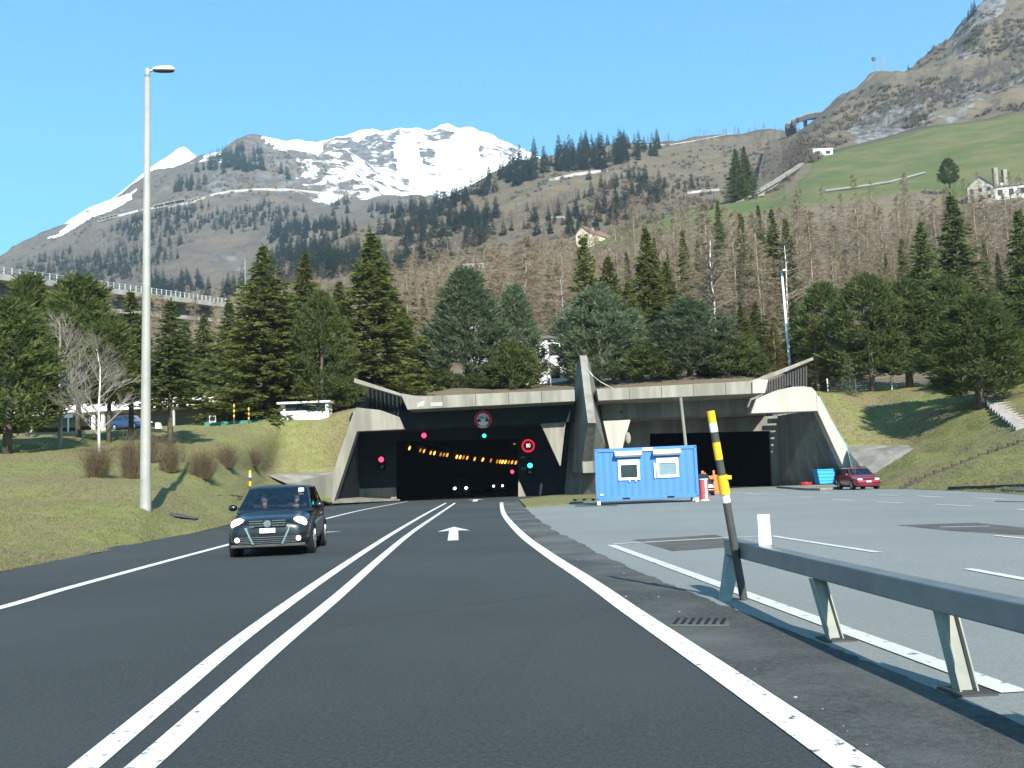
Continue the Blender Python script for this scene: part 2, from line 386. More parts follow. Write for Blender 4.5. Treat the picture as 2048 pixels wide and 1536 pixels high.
MEADOW = [(1590, 395), (1640, 290), (1680, 296), (1850, 256), (2060, 218), (2500, 140), (2500, 420), (2048, 400), (1800, 400), (1650, 425), (1480, 440), (1300, 478), (1180, 500), (1160, 488), (1180, 478), (1300, 432), (1440, 402), (1560, 390)]
def m_hill(x, y):
    return (0, 1.0 if inpoly(x, y, MEADOW) else 0, 0)
HILL = hillmat('hill_ground', .10, (0.150, 0.122, 0.086), (0.168, 0.138, 0.096), (0.080, 0.108, 0.042), (.3, .29, .27), scrub=(.132, .108, .078))
loft('hillside', [
    [(-420, 890, 92), (0, 884, 94), (430, 862, 96), (715, 822, 98), (760, 812, 91), (830, 807, 91), (1150, 796, 91), (1500, 785, 91), (1560, 790, 97), (1700, 790, 110), (2048, 775, 104), (2500, 760, 92)],
    [(-420, 800, 140), (0, 790, 140), (430, 775, 140), (830, 745, 140), (1150, 735, 140), (1500, 720, 140), (1700, 712, 145), (2048, 690, 140), (2500, 670, 130)],
    [(-420, 730, 220), (0, 720, 220), (430, 700, 220), (830, 660, 220), (1150, 640, 220), (1500, 600, 220), (1800, 570, 220), (2048, 540, 220), (2500, 500, 220)],
    [(-420, 690, 330), (0, 680, 330), (430, 650, 330), (830, 590, 330), (1150, 545, 330), (1400, 480, 330), (1600, 440, 330), (1800, 425, 330), (2048, 395, 330), (2500, 350, 330)],
    [(-420, 670, 400), (0, 660, 400), (430, 625, 400), (700, 585, 400), (900, 555, 400), (1040, 520, 400), (1170, 482, 410), (1300, 433, 420), (1440, 402, 430), (1560, 380, 440), (1620, 312, 520), (1680, 292, 540), (1850, 255, 560), (2048, 220, 560), (2500, 150, 560)]],
    160, 12, 2.2, .03, HILL, m_hill)
def m_rock(x, y):
    b = 0.0
    if inpoly(x, y, [(1690, 250), (1760, 215), (1850, 195), (1990, 150), (2060, 140), (2060, 190), (1850, 255), (1710, 290)]): b = .42
    if inpoly(x, y, [(1715, 245), (1800, 215), (1830, 240), (1800, 270), (1715, 288)]): b = .75
    if inpoly(x, y, [(1890, 100), (1950, 20), (2000, -40), (2060, -40), (1990, 40), (1930, 85)]): b = .62
    if inpoly(x, y, [(1920, 100), (1980, 85), (1960, 130), (1830, 165), (1820, 150)]): b = .45
    return (0, 0, max(b, .12 + .22 * max(0, noise.noise(Vector((x * .02, y * .02, 0))))))
ROCKY = hillmat('rocky_slope_ground', .05, (0.160, 0.130, 0.085), (0.120, 0.100, 0.074), (.09, .13, .04), (0.21, 0.207, 0.195), scrub=(0.085, 0.078, 0.068))
loft('rocky_slope', [
    [(1500, 430, 470), (1560, 392, 470), (1600, 335, 518), (1680, 300, 536), (1850, 262, 556), (2048, 228, 556), (2500, 160, 556)],
    [(1520, 335, 700), (1560, 330, 650), (1620, 270, 660), (1750, 235, 680), (1900, 180, 700), (2048, 130, 700), (2500, 30, 700)],
    [(1535, 280, 880), (1570, 274, 850), (1600, 261, 850), (1625, 242, 850), (1652, 218, 855), (1690, 184, 860), (1760, 150, 870), (1850, 110, 880), (1900, 78, 890), (1940, 30, 900), (1962, 0, 900), (2010, -40, 920), (2500, -280, 950)]],
    190, 40, 13.0, .018, ROCKY, m_rock, edge=.3, ampf=lambda x: .12 if x < 1640 else min(1, .12 + (x - 1640) / 120))
def m_mid(x, y):
    return (0, .35 if y > 380 and x > 1100 else 0, .18 + .25 * max(0, noise.noise(Vector((x * .015, y * .03, 3)))))
MID = hillmat('mid_slope_ground', .04, (0.150, 0.122, 0.076), (0.118, 0.098, 0.070), (.11, .11, .05), (0.16, 0.152, 0.14), scrub=(0.105, 0.090, 0.070))
loft('wooded_slope', [
    [(150, 740, 480), (430, 660, 480), (700, 620, 480), (900, 580, 480), (1040, 545, 480), (1170, 508, 490), (1300, 462, 500), (1440, 430, 510), (1560, 405, 520), (1750, 380, 540)],
    [(150, 690, 700), (430, 600, 700), (600, 540, 700), (800, 490, 720), (950, 450, 730), (1100, 400, 740), (1300, 370, 760), (1440, 360, 770), (1560, 340, 780), (1750, 330, 790)],
    [(150, 660, 900), (430, 578, 900), (600, 505, 920), (700, 458, 940), (800, 425, 960), (880, 400, 980), (950, 364, 1000), (1050, 320, 1020), (1160, 294, 1040), (1350, 281, 1060), (1450, 270, 1070), (1540, 263, 1080), (1580, 272, 1080), (1750, 290, 1080)]],
    130, 26, 6.0, .02, MID, m_mid, edge=.3)
SNOWL = [(480, 400), (640, 395), (700, 405), (860, 400), (960, 420), (960, 260), (560, 255), (500, 285), (560, 310), (600, 350), (540, 380)]
def m_left(x, y):
    s = 0.0
    if inpoly(x, y, SNOWL): s = min(.52, .30 + .24 * max(0, min(1, (x - 540) / 220)))
    if inpoly(x, y, [(90, 480), (150, 437), (230, 390), (275, 375), (260, 405), (180, 440), (110, 475)]): s = .62
    if inpoly(x, y, [(520, 272), (590, 262), (640, 280), (640, 300), (560, 290)]): s = .75
    if inpoly(x, y, [(380, 330), (420, 300), (490, 290), (470, 310), (410, 335)]): s = .42
    return (s, 0, .22 + .3 * max(0, noise.noise(Vector((x * .02, y * .02, 7)))) + (.2 if y < 400 and x > 420 else 0))
LEFTM = hillmat('left_mountain_ground', .022, (0.125, 0.103, 0.075), (0.098, 0.083, 0.066), (.1, .1, .05), (0.15, 0.142, 0.13), scrub=(0.082, 0.074, 0.060), snow=(.85, .87, .9))
loft('brown_mountain', [
    [(-600, 820, 1000), (0, 650, 1000), (300, 640, 1000), (600, 570, 1000), (950, 500, 1000)],
    [(-600, 770, 1400), (0, 565, 1400), (200, 500, 1450), (400, 440, 1500), (600, 420, 1550), (800, 410, 1600), (950, 405, 1600)],
    [(-600, 765, 1700), (-200, 610, 1750), (0, 513, 1800), (60, 480, 1820), (150, 440, 1850), (190, 412, 1870), (270, 366, 1900), (380, 312, 1950), (440, 300, 1960), (500, 276, 1980), (580, 268, 2000), (640, 285, 2000), (700, 305, 2000), (780, 345, 2000), (850, 378, 2000), (950, 400, 2000)]],
    170, 45, 22.0, .008, LEFTM, m_left, edge=.3)
def m_snow(x, y):
    s = .65 + .14 * noise.noise(Vector((x * .02, y * .03, 1)))
    for (poly, v) in (([(660, 300), (800, 262), (790, 300), (800, 400), (690, 330)], .36), ([(640, 290), (700, 275), (760, 330), (790, 400), (700, 420)], .31),
                      ([(845, 275), (910, 262), (905, 285), (855, 290)], .36), ([(835, 300), (870, 300), (868, 335), (845, 330)], .40), ([(960, 290), (1040, 300), (1000, 345), (960, 320)], .48)):
        if inpoly(x, y, poly): s = v
    return (s, 0, .55)
SNOWM = hillmat('snow_mountain_ground', .016, (0.15, 0.125, 0.10), (0.10, 0.09, 0.08), (.1, .1, .05), (0.13, 0.12, 0.11), scrub=(0.08, 0.075, 0.07), snow=(.9, .91, .93), bump=.4)
loft('snowy_mountain', [
    [(540, 440, 2100), (800, 440, 2100), (1000, 440, 2100), (1300, 440, 2100)],
    [(540, 350, 2600), (700, 335, 2600), (850, 335, 2650), (1000, 335, 2700), (1300, 390, 2700)],
    [(540, 315, 3000), (640, 287, 3000), (700, 270, 3050), (760, 256, 3100), (800, 262, 3100), (865, 262, 3150), (890, 250, 3200), (950, 253, 3200), (1000, 272, 3200), (1050, 296, 3200), (1150, 340, 3200), (1300, 390, 3200)]],
    140, 36, 26.0, .008, SNOWM, m_snow, edge=.3)
loft('snow_peak', [
    [(40, 540, 2300), (250, 490, 2300), (470, 450, 2300)],
    [(40, 505, 2900), (100, 466, 2900), (180, 418, 2900), (250, 372, 2900), (320, 325, 2900), (365, 296, 2900), (395, 314, 2900), (470, 360, 2900)]],
    60, 20, 14.0, .008, SNOWM, lambda x, y: (.85, 0, 0), edge=.3)

# ---------------------------------------------------------------- road, parking area, painted markings
def sheet(name, pts, z, mt):
    m = MB(); m.poly([(x, y, z) for x, y in pts]); o = m.build(name, mt); return structure(o)
TUN_DX = 0.125          # the tunnel bears right
edgeL = [GX(*p[:2]) for p in LB[0]]
lotedge = [(1046, 1004), (1052, 1016), (1075, 1038), (1120, 1066), (1180, 1096), (1245, 1130), (1310, 1158), (1362, 1178), (1430, 1204), (1520, 1238), (1640, 1286), (1780, 1342), (1920, 1400), (2048, 1452), (2250, 1540)]
lotE = []
rj = random.Random(9)
for p, q in zip(lotedge, lotedge[1:]):
    for k in range(10):
        u = k / 10; x, y = GX(p[0] + (q[0] - p[0]) * u, p[1] + (q[1] - p[1]) * u); sj = min(1, max(.15, (y - 3) / 20)); lotE.append((x + rj.gauss(0, .04) * sj, y + rj.gauss(0, .04) * sj))
lotE.append(GX(*lotedge[-1]))
roadpts = [(-9, -60), (-9.3, 6)] + [(x - .6, y - .3) for x, y in edgeL] + [(-15, 86), (-13, 94), (-12 + 30 * TUN_DX, 130), (-12 + 220 * TUN_DX, 330), (8 + 220 * TUN_DX, 330), (8, 100), (6, 72)] + lotE + [(2.6, 2), (3.2, -60)]
sheet('road', roadpts, 0.0, ASPH)
lotpts = [GX(1040, 1000)] + lotE + [(2.55, 2), (3.15, -60), (60, -60), (60, 20), (40, 33)] + [(x + .8, y + .8) for x, y in [GX(*p[:2]) for p in RB[0]][::-1]] + [(26, 86), (25, 140), (10, 140), (9, 95), (4.5, 86)]
sheet('parking_area', lotpts, 0.004, LOT)
def strip(name, pix_pts, w, z, mt, closed=False):
    pts = [Vector((*GX(*p), z)) for p in pix_pts]
    # resample with Catmull-Rom for a smooth curve
    out = []
    for i in range(len(pts) - 1):
        a, b, c, d = pts[max(i-1, 0)], pts[i], pts[i+1], pts[min(i+2, len(pts)-1)]
        for k in range(8):
            t = k / 8
            out.append(0.5 * ((2*b) + (c-a)*t + (2*a-5*b+4*c-d)*t*t + (3*b-a-3*c+d)*t**3))
    out.append(pts[-1]); vs = []; fs = []
    for i, p in enumerate(out):
        t = (out[min(i+1, len(out)-1)] - out[max(i-1, 0)]); t.z = 0; t.normalize(); s = Vector((-t.y, t.x, 0))
        vs += [p + s * w / 2, p - s * w / 2]
    for i in range(len(out) - 1): fs.append((2*i, 2*i+1, 2*i+3, 2*i+2))
    m = MB(); m.add(vs, fs); return structure(m.build(name, mt))
# dusty shoulder between the edge line and the parking area
rl = [(1003, 1005), (1004, 1016), (1010, 1032), (1040, 1066), (1092, 1106), (1180, 1164), (1262, 1222), (1400, 1316), (1600, 1455), (1760, 1568), (1900, 1665)]
RLW = [GX(*p) for p in rl]
sheet('road_shoulder', [(x + .12, y) for x, y in RLW] + [(x - .0, y) for x, y in lotE[::-1]], 0.0022, SHLD)
strip('edge_line_right', rl, .21, .0075, PAINT)
strip('edge_line_left', [(-300, 1290), (0, 1216), (120, 1181), (240, 1148), (350, 1118), (455, 1090), (560, 1062), (650, 1038), (730, 1019), (815, 1003)], .19, .006, PAINT)
strip('centre_line', [(20, 1660), (200, 1510), (345, 1390), (500, 1264), (640, 1163), (740, 1096), (800, 1058), (855, 1026), (892, 1006)], .16, .006, PAINT)
strip('centre_line', [(110, 1680), (300, 1520), (425, 1408), (560, 1289), (680, 1189), (770, 1109), (825, 1064), (876, 1029), (910, 1006)], .16, .006, PAINT)
for k, (a, b, w, mt) in enumerate([((1222, 1091), (2032, 1388), .17, PAINTL), ((1226, 1089), (1440, 1077), .15, PAINTL), ((1440, 1077), (1545, 1072), .15, PAINTL), ((1538, 1072), (1757, 1106), .14, PAINTL),
        ((1936, 1139), (2060, 1162), .14, PAINTL), ((1990, 1072), (2060, 1079), .12, PAINTL)]):
    strip('parking_line', [a, ((a[0]+b[0])/2, (a[1]+b[1])/2), b], w, .0125, mt)
for (a, b) in [((1464, 985), (1538, 987)), ((1552, 990), (1570, 990)), ((1664, 999), (1706, 1001)), ((1752, 1004), (1807, 1006.5)), ((1868, 1009), (1946, 1013)), ((1600, 994), (1628, 995)), ((1760, 990), (1794, 991.5)), ((1834, 992), (1885, 995)), ((1947, 996), (2010, 999)), ((2034, 1019), (2070, 1021)), ((1490, 987), (1520, 989)), ((1640, 985), (1662, 986)), ((1880, 1055), (1980, 1053))]:
    strip('parking_dash', [a, ((a[0]+b[0])/2, (a[1]+b[1])/2), b], .16 if a[1] < 1040 else .1, .0125, PAINTL)
for pp in ([(1266, 1080), (1430, 1070), (1478, 1083), (1500, 1092), (1345, 1103)], [(1795, 1051), (1950, 1046), (2060, 1057), (2060, 1072), (1900, 1062)], [(1150, 1011), (1236, 1010), (1236, 1012), (1150, 1014)], [(1990, 1002), (2060, 1003), (2060, 1005), (1990, 1004)]):
    sheet('asphalt_patch', [GX(*p) for p in pp], .0085, LOTD)
def arrow(px, py0, py1, w, name='lane_arrow', flip=False):
    a = Vector((*GX(px, py0), 0)); b = Vector((*GX(px + 2, py1), 0)); d = (b - a); L = d.length; d.normalize(); s = Vector((d.y, -d.x, 0)); z = Vector((0, 0, .006))
    q = lambda u, v: a + d * (u * L) + s * (v * w) + z
    m = MB(); m.add([q(0, -.14), q(0, .14), q(.68, .14), q(.68, -.14), q(.62, .42), q(.68, .1), q(.92, .0), q(1.0, 0), q(.62, -.42), q(.68, -.1), q(.62,.5), q(.62,-.5)],
          [(0, 1, 2, 3), (3, 2, 6), (2, 10, 7, 6), (3, 6, 7, 11)])
    structure(m.build(name, PAINT))
arrow(906, 1081, 1054, .92); arrow(950, 1003, 998.5, 1.4)
arrow(640, 1062, 1066, 1.4)
def smearmat():
    m = mat('tyre_dust', (.105, .11, .107), .95, spec=.05); n = m.node_tree; N = n.nodes; t = N.new('ShaderNodeTexNoise'); t.inputs['Scale'].default_value = 3; t.inputs['Detail'].default_value = 8; t.inputs['Roughness'].default_value = .75
    tc = [x for x in N if x.type == 'TEX_COORD'][0]; n.links.new(tc.outputs['Object'], t.inputs['Vector']); mr = N.new('ShaderNodeMapRange'); mr.inputs['From Min'].default_value = .42; mr.inputs['From Max'].default_value = .75; mr.inputs['To Max'].default_value = .5; n.links.new(t.outputs['Fac'], mr.inputs[0])
    tr = N.new('ShaderNodeBsdfTransparent'); mx = N.new('ShaderNodeMixShader'); n.links.new(mr.outputs[0], mx.inputs[0]); n.links.new(tr.outputs[0], mx.inputs[1]); n.links.new(N['Principled BSDF'].outputs[0], mx.inputs[2]); n.links.new(mx.outputs[0], N['Material Output'].inputs[0]); return m
SMEAR = smearmat()
strip('tyre_trace', [(560, 1285), (700, 1248), (850, 1222), (1020, 1200), (1150, 1186)], .22, .004, SMEAR)
strip('tyre_trace', [(1000, 1370), (1030, 1310), (1090, 1262), (1170, 1232), (1270, 1205)], .26, .0042, SMEAR)
# grass wedge by the fin, litter of grey gravel on the verge
m = MB(); pts = [GX(1038, 1001), GX(1052, 1016), GX(1100, 1012), GX(1165, 1006), GX(1200, 1002), GX(1190, 991), GX(1120, 990)]
m.prism([(x, y, .0) for x, y in pts], (0, 0, .09)); structure(m.build('verge', GRASS))
rs = random.Random(5)
m = MB()
for k in range(26):
    t = rs.random(); x = 1080 + 820 * t; y = interp([(p[0], p[1]) for p in rl], x) - 8 - rs.random() * 60
    if y < 1035: continue
    p = Vector((*GX(x, y), 0)); s = rs.uniform(.005, .016)
    m.ball(p + Vector((0, 0, s * .35)), (s, s * rs.uniform(.6, 1), s * .5), 6, 4)
tag(m.build('gravel', mat('pale_gravel', (.30, .295, .285), .9)), kind='stuff')

# ---------------------------------------------------------------- tunnel portals
def ext(pp, Y, thick):
    """front-facing slab: outline seen at distance Y, extruded away"""
    m = MB(); m.prism([P(x, y, Y) for x, y in pp], (0, thick, 0)); return m
def quadslab(a, b, c, d, off):
    m = MB(); m.prism([a, b, c, d], off); return m
D1, D2 = 85.5, 94.0
lp = thing('tunnel_portal', 'concrete tunnel portal with dark painted mouth and amber lamps inside', 'tunnel portal', (-7, 86, 0), group='tunnel portals')
ext([(801.2, 786.6), (839.6, 793), (1149, 779), (1150, 802.5), (815, 819.5), (803.5, 793)], 82, 8).build('canopy', CONC, lp, bevel=.04)
ext([(708, 756), (801, 786.5), (803.3, 793), (707.5, 765)], 82.02, .9).build('canopy_arm', CONC, lp, bevel=.03)
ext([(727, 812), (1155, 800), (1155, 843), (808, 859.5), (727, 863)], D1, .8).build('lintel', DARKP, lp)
m = ext([(712.5, 815), (760, 820), (798.6, 834), (808.7, 858.5), (714, 863), (667, 1006), (663, 1006), (666, 943), (709, 818)], 84, 1.3)
m.build('wing_wall', CONC, lp, bevel=.05)
# lattice of slats under the raised arm
m = MB()
for k in range(9):
    x = 735 + k * 8.2; top = 768 + (x - 735) * .32
    m.prism([P(x, top, 84.5), P(x + 2.6, top + .8, 84.5), P(x + 2.6, 818, 84.5), P(x, 818, 84.5)], (0, 5, 0))
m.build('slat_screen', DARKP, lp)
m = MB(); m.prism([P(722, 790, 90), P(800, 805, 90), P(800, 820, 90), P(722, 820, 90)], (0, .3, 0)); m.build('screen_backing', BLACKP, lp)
z_l = P(714, 863, 85.3); z_b = P(717, 868, D2)
gl = G(668, 1003); 
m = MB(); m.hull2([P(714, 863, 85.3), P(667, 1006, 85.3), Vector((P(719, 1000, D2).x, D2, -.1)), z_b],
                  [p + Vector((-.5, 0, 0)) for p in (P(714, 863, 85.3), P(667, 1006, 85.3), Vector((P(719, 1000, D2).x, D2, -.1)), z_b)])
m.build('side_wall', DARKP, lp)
# back wall with the road opening
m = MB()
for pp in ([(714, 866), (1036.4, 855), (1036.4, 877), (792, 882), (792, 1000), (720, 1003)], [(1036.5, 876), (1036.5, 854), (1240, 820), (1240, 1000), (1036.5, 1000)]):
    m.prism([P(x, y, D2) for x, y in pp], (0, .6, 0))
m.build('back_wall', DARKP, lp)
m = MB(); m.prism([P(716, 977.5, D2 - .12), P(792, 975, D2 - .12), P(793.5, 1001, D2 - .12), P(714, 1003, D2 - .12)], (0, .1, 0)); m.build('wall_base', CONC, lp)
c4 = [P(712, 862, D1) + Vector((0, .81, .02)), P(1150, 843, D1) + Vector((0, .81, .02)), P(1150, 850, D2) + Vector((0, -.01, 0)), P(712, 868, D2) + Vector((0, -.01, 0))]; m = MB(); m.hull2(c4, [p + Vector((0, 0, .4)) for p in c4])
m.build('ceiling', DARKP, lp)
ext([(1081, 847.5), (1131.5, 844), (1121.5, 931), (1120, 932.5)], 85.2, .7).build('inner_pier', CONC, lp, bevel=.03)
m = MB(); m.prism([P(1036.5, 957, 92.6), P(1052, 993, 92.6), P(1036.5, 994, 92.6)], (0, 1.2, 0)); m.build('wall_base', CONC, lp)
# long tube bearing right, built of four walls and a far end
x0l, x0r = -14.2, 4.0; L = 240
def tp(x, z, t): return Vector((x + TUN_DX * t, D2 + .6 + t, z))
m = MB()
m.hull2([tp(x0l, -.1, 0), tp(x0l, 6.4, 0), tp(x0l, 6.4, L), tp(x0l, -.1, L)], [tp(x0l - .4, -.1, 0), tp(x0l - .4, 6.4, 0), tp(x0l - .4, 6.4, L), tp(x0l - .4, -.1, L)])
m.hull2([tp(x0r, -.1, 0), tp(x0r, 6.4, 0), tp(x0r, 6.4, L), tp(x0r, -.1, L)], [tp(x0r + .4, -.1, 0), tp(x0r + .4, 6.4, 0), tp(x0r + .4, 6.4, L), tp(x0r + .4, -.1, L)])
m.hull2([tp(x0l - .4, 6.41, 0), tp(x0r + .4, 6.41, 0), tp(x0r + .4, 6.41, L), tp(x0l - .4, 6.41, L)], [tp(x0l - .4, 6.9, 0), tp(x0r + .4, 6.9, 0), tp(x0r + .4, 6.9, L), tp(x0l - .4, 6.9, L)])
m.hull2([tp(x0l - .4, -.1, L + .1), tp(x0r + .4, -.1, L + .1), tp(x0r + .4, 6.9, L + .1), tp(x0l - .4, 6.9, L + .1)], [tp(x0l - .4, -.1, L + .5), tp(x0r + .4, -.1, L + .5), tp(x0r + .4, 6.9, L + .5), tp(x0l - .4, 6.9, L + .5)])
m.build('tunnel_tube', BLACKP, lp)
m = MB(); zr = P(900, 792, 86).z - .15
m.box((P(815, 800, 90).x, 90.01, zr - .8), (P(1150, 800, 90).x + .5, 108, zr)); m.build('roof_slab', CONCG, lp)
m = MB(); m.prism([P(835, 806, 81.98), P(850, 800, 81.98), P(848, 812, 81.98), P(834, 816, 81.98)], (0, -.02, 0)); m.prism([P(861, 805, 81.98), P(885, 804, 81.98), P(885, 812, 81.98), P(861, 813, 81.98)], (0, -.02, 0))
m.build('lime_stain', mat('lime_stain', (.36, .35, .31), .9), lp)
m = MB(); g0 = G(655, 1004); m.prism([P(664, 1007, 83.2), P(800, 1001.2, 93.5), P(720, 997, 93.5), P(672, 1000.5, 86)], (0, 0, .13)); m.build('kerb', CONC, lp)

JNT = mat('joint_dark', (.10, .095, .08), .95)  # dark tone of the thin formwork joint strips on both canopies
for x in (884, 950, 1016, 1082):
    m = MB(); t_, b_ = 793.4 - (x - 840) * .0453, 819.2 - (x - 815) * .0508; m.prism([P(x, t_, 81.988), P(x + 1.3, t_, 81.988), P(x + 2.5, b_, 81.988), P(x + 1.2, b_, 81.988)], (0, -.004, 0)); m.build('formwork_joint', JNT, lp)
# fin between the portals: sections along its nose
def fin_build():
    ft = thing('concrete_fin', 'tall pointed concrete fin dividing the two tunnel portals', 'concrete fin', (6, 82, 0))
    # levels from the tip down: nose left, nose right (x, x, y, distance) and back left, back right (x, y) at 88 m
    lv = [((1159.5, 1173.5, 711, 85), (1158.5, 712), (1176, 715)), ((1167, 1182, 778, 81.2), (1148, 778), (1191, 775)), ((1175.7, 1191.8, 846, 77.5), (1141, 846), (1208, 846)),
          ((1164.5, 1185, 923, 81.5), (1135, 923), (1225, 923)), ((1166, 1187, 945, 81.5), (1133, 945), (1230, 945))]
    rows = []
    for (a, b, y, Y), bl, br in lv: rows.append([P(bl[0], bl[1], 88), P(a, y, Y), P(b, y, Y), P(br[0], br[1], 88)])
    g_ = lambda p: Vector((p.x, p.y, 0))
    zb_ = rows[-1][1].z
    rows.append([rows[-1][0] - Vector((0, 0, .02)), P(1190, 946, 82.2), P(1202, 946, 82.2), rows[-1][3] - Vector((0, 0, .02))])
    rows.append([g_(P(1128, 988, 88)), g_(P(1190, 946, 82.2)), g_(P(1202, 946, 82.2)), g_(P(1240, 988, 88))])
    m = MB(); vs = [p for r in rows for p in r]; fs = []
    for k in range(len(rows) - 1):
        for c in range(3): fs.append((4*k+c, 4*k+c+1, 4*k+c+5, 4*k+c+4))
        fs.append((4*k+3, 4*k, 4*k+4, 4*k+7))
    fs += [(0, 1, 2, 3), tuple(4*(len(rows)-1)+q for q in (3, 2, 1, 0))]
    m.add(vs, fs); m.build('body', CONCG, ft)
    m = MB(); m.prism([P(1164.5, 924, 81.44), P(1185.5, 922, 81.44), P(1187, 945, 81.44), P(1166, 946, 81.44)], (0, .05, 0)); m.build('nose_block', CONC, ft)
    m = MB(); o = Vector((0, -.06, 0)); q = [rows[0][1], rows[0][2], rows[1][2], rows[2][2], rows[2][1], rows[1][1]]; m.hull2([p + o for p in q], q); m.build('nose_strip', CONC, ft)
fin_build()

rp = thing('tunnel_portal', 'bare concrete tunnel portal behind the blue container, its mouth unlit', 'tunnel portal', (15, 86, 0), group='tunnel portals')
ext([(1513.2, 757), (1625, 714.5), (1628, 719.5), (1535, 758.8)], 80.62, .9).build('canopy_arm', CONC, rp, bevel=.03)
ext([(1193, 778), (1354, 770), (1500, 762), (1513, 757), (1535, 759), (1529, 787), (1504, 787.5), (1197, 801.5)], 80.6, 8.4).build('canopy', CONC, rp, bevel=.04)
for x in (1258, 1322, 1386, 1450):
    m = MB(); t_, b_ = 778.6 - (x - 1193) * .05, 801 - (x - 1197) * .0456; m.prism([P(x, t_, 80.588), P(x + 1.3, t_, 80.588), P(x + 2.4, b_, 80.588), P(x + 1.1, b_, 80.588)], (0, -.004, 0)); m.build('formwork_joint', JNT, rp)
m = MB(); m.prism([P(1503.5, 763.5, 80.59), P(1513, 758.5, 80.59), P(1535, 760, 80.59), P(1528, 786.5, 80.59), P(1504, 787, 80.59)], (0, -.25, 0)); m.build('corner_block', CONCW, rp)
ext([(1199, 798), (1540, 782), (1540, 823), (1205, 839.5)], D1, .8).build('lintel', CONCG, rp)
m = ext([(1499.4, 827), (1509.7, 798.4), (1532, 788), (1557, 779.4), (1586, 773.5), (1608, 772.6), (1624, 775), (1632.7, 783.8), (1635, 822)], 83, 1.3)
m.build('wing_wall', CONCW, rp, bevel=.05)
m = ext([(1633, 784), (1692.5, 895), (1697, 907), (1712, 972), (1703, 972), (1687, 935.5), (1634.5, 821.5)], 83.2, 1.2); m.build('wing_leg', CONCW, rp, bevel=.05)
m = MB()
for k in range(15):
    x = 1537 + k * 5.3; top = 762 - (x - 1538) * .40
    m.prism([P(x, top, 84.5), P(x + 3.0, top - 1, 84.5), P(x + 3.0, 782, 84.5), P(x, 782, 84.5)], (0, .3, 0))
m.build('slat_screen', DGREY, rp)
Db = 93.0
m = MB()
for pp in ([(1228, 845), (1590, 830), (1590, 858), (1540.5, 861.5), (1300, 867), (1300, 985), (1228, 985)], [(1540.5, 861), (1570, 858), (1572, 978), (1546, 978)]):
    m.prism([P(x, y, Db) for x, y in pp], (0, .6, 0))
m.build('back_wall', CONCG, rp)
a = [P(1634.5, 821.5, 84.4), P(1703, 972, 84.4), Vector((P(1556, 978, Db).x, Db, -.1)), P(1556, 826, Db)]
m = MB(); m.hull2(a, [p + Vector((.5, 0, 0)) for p in a]); m.build('side_wall', CONCG, rp)
for (u, v) in ((.42, .46),):
    m = MB(); q = lambda s, t: (a[0].lerp(a[3], s)).lerp(a[1].lerp(a[2], s), t) + Vector((-.05, -.03, 0))
    m.prism([q(.34, .0), q(.36, .0), q(.40, 1), q(.38, 1)], (-.04, 0, 0)); m.build('wall_joint', DGREY, rp)
b = [P(1200, 840, D1) + Vector((0, .81, .02)), P(1530, 823.7, D1) + Vector((0, .81, .02)), P(1530, 831.2, Db - .01), P(1228, 846, Db - .01)]
m = MB(); m.hull2(b, [p + Vector((0, 0, .4)) for p in b]); m.build('ceiling', CONCG, rp)
# open slats of the roof beside the ceiling let bars of sun onto the wall
for k in range(8):
    Y = 84.6 + k * 1.05
    xa = P(1545, 823, Y).x; xb = P(1634 - (Y - 84.4) * 8.5, 823, Y).x
    z = P(1580, 822, D1).z
    if xb > xa: m = MB(); m.prism([(xa, Y, z), (xb, Y, z), (xb, Y + .2, z), (xa, Y + .2, z)], (0, 0, .35)); m.build('roof_slat', CONCG, rp)
ext([(1206.5, 842), (1261, 839.4), (1246.6, 889), (1236, 985), (1236, 985.5), (1219, 895)], 82.7, .7).build('inner_pier', CONCW, rp, bevel=.03)
m = MB(); X0, X1 = P(1290, 900, Db).x - .4, P(1552, 900, Db).x + 1.5
m.box((X0 - .4, Db + .61, -.1), (X0, Db + 140, 6.6)); m.box((X1, Db + .61, -.1), (X1 + .4, Db + 140, 6.6)); m.box((X0 - .4, Db + .61, 6.61), (X1 + .4, Db + 140, 7)); m.box((X0 - .4, Db + 140.01, -.1), (X1 + .4, Db + 141, 7))
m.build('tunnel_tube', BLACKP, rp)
m = MB(); zr = P(1400, 770, 86).z - .15; m.box((P(1196, 800, 90).x, 89.02, zr - .8), (P(1520, 800, 90).x, 108, zr)); m.build('roof_slab', CONCG, rp)
m = MB(); m.prism([P(1240, 822, D1 - .01), P(1244, 822, D1 - .01), P(1244, 826, D1 - .01), P(1240, 826, D1 - .01)], (0, -.05, 0)); m.build('wall_fitting', DGREY, rp)
# lamp box on the pier
m = MB(); m.ball(P(1256, 876, 82.6), (.25, .2, .5)); tag(m.build('wall_lamp', CONC), 'small oval lamp fixed to the pale pier above the blue container', 'wall lamp')

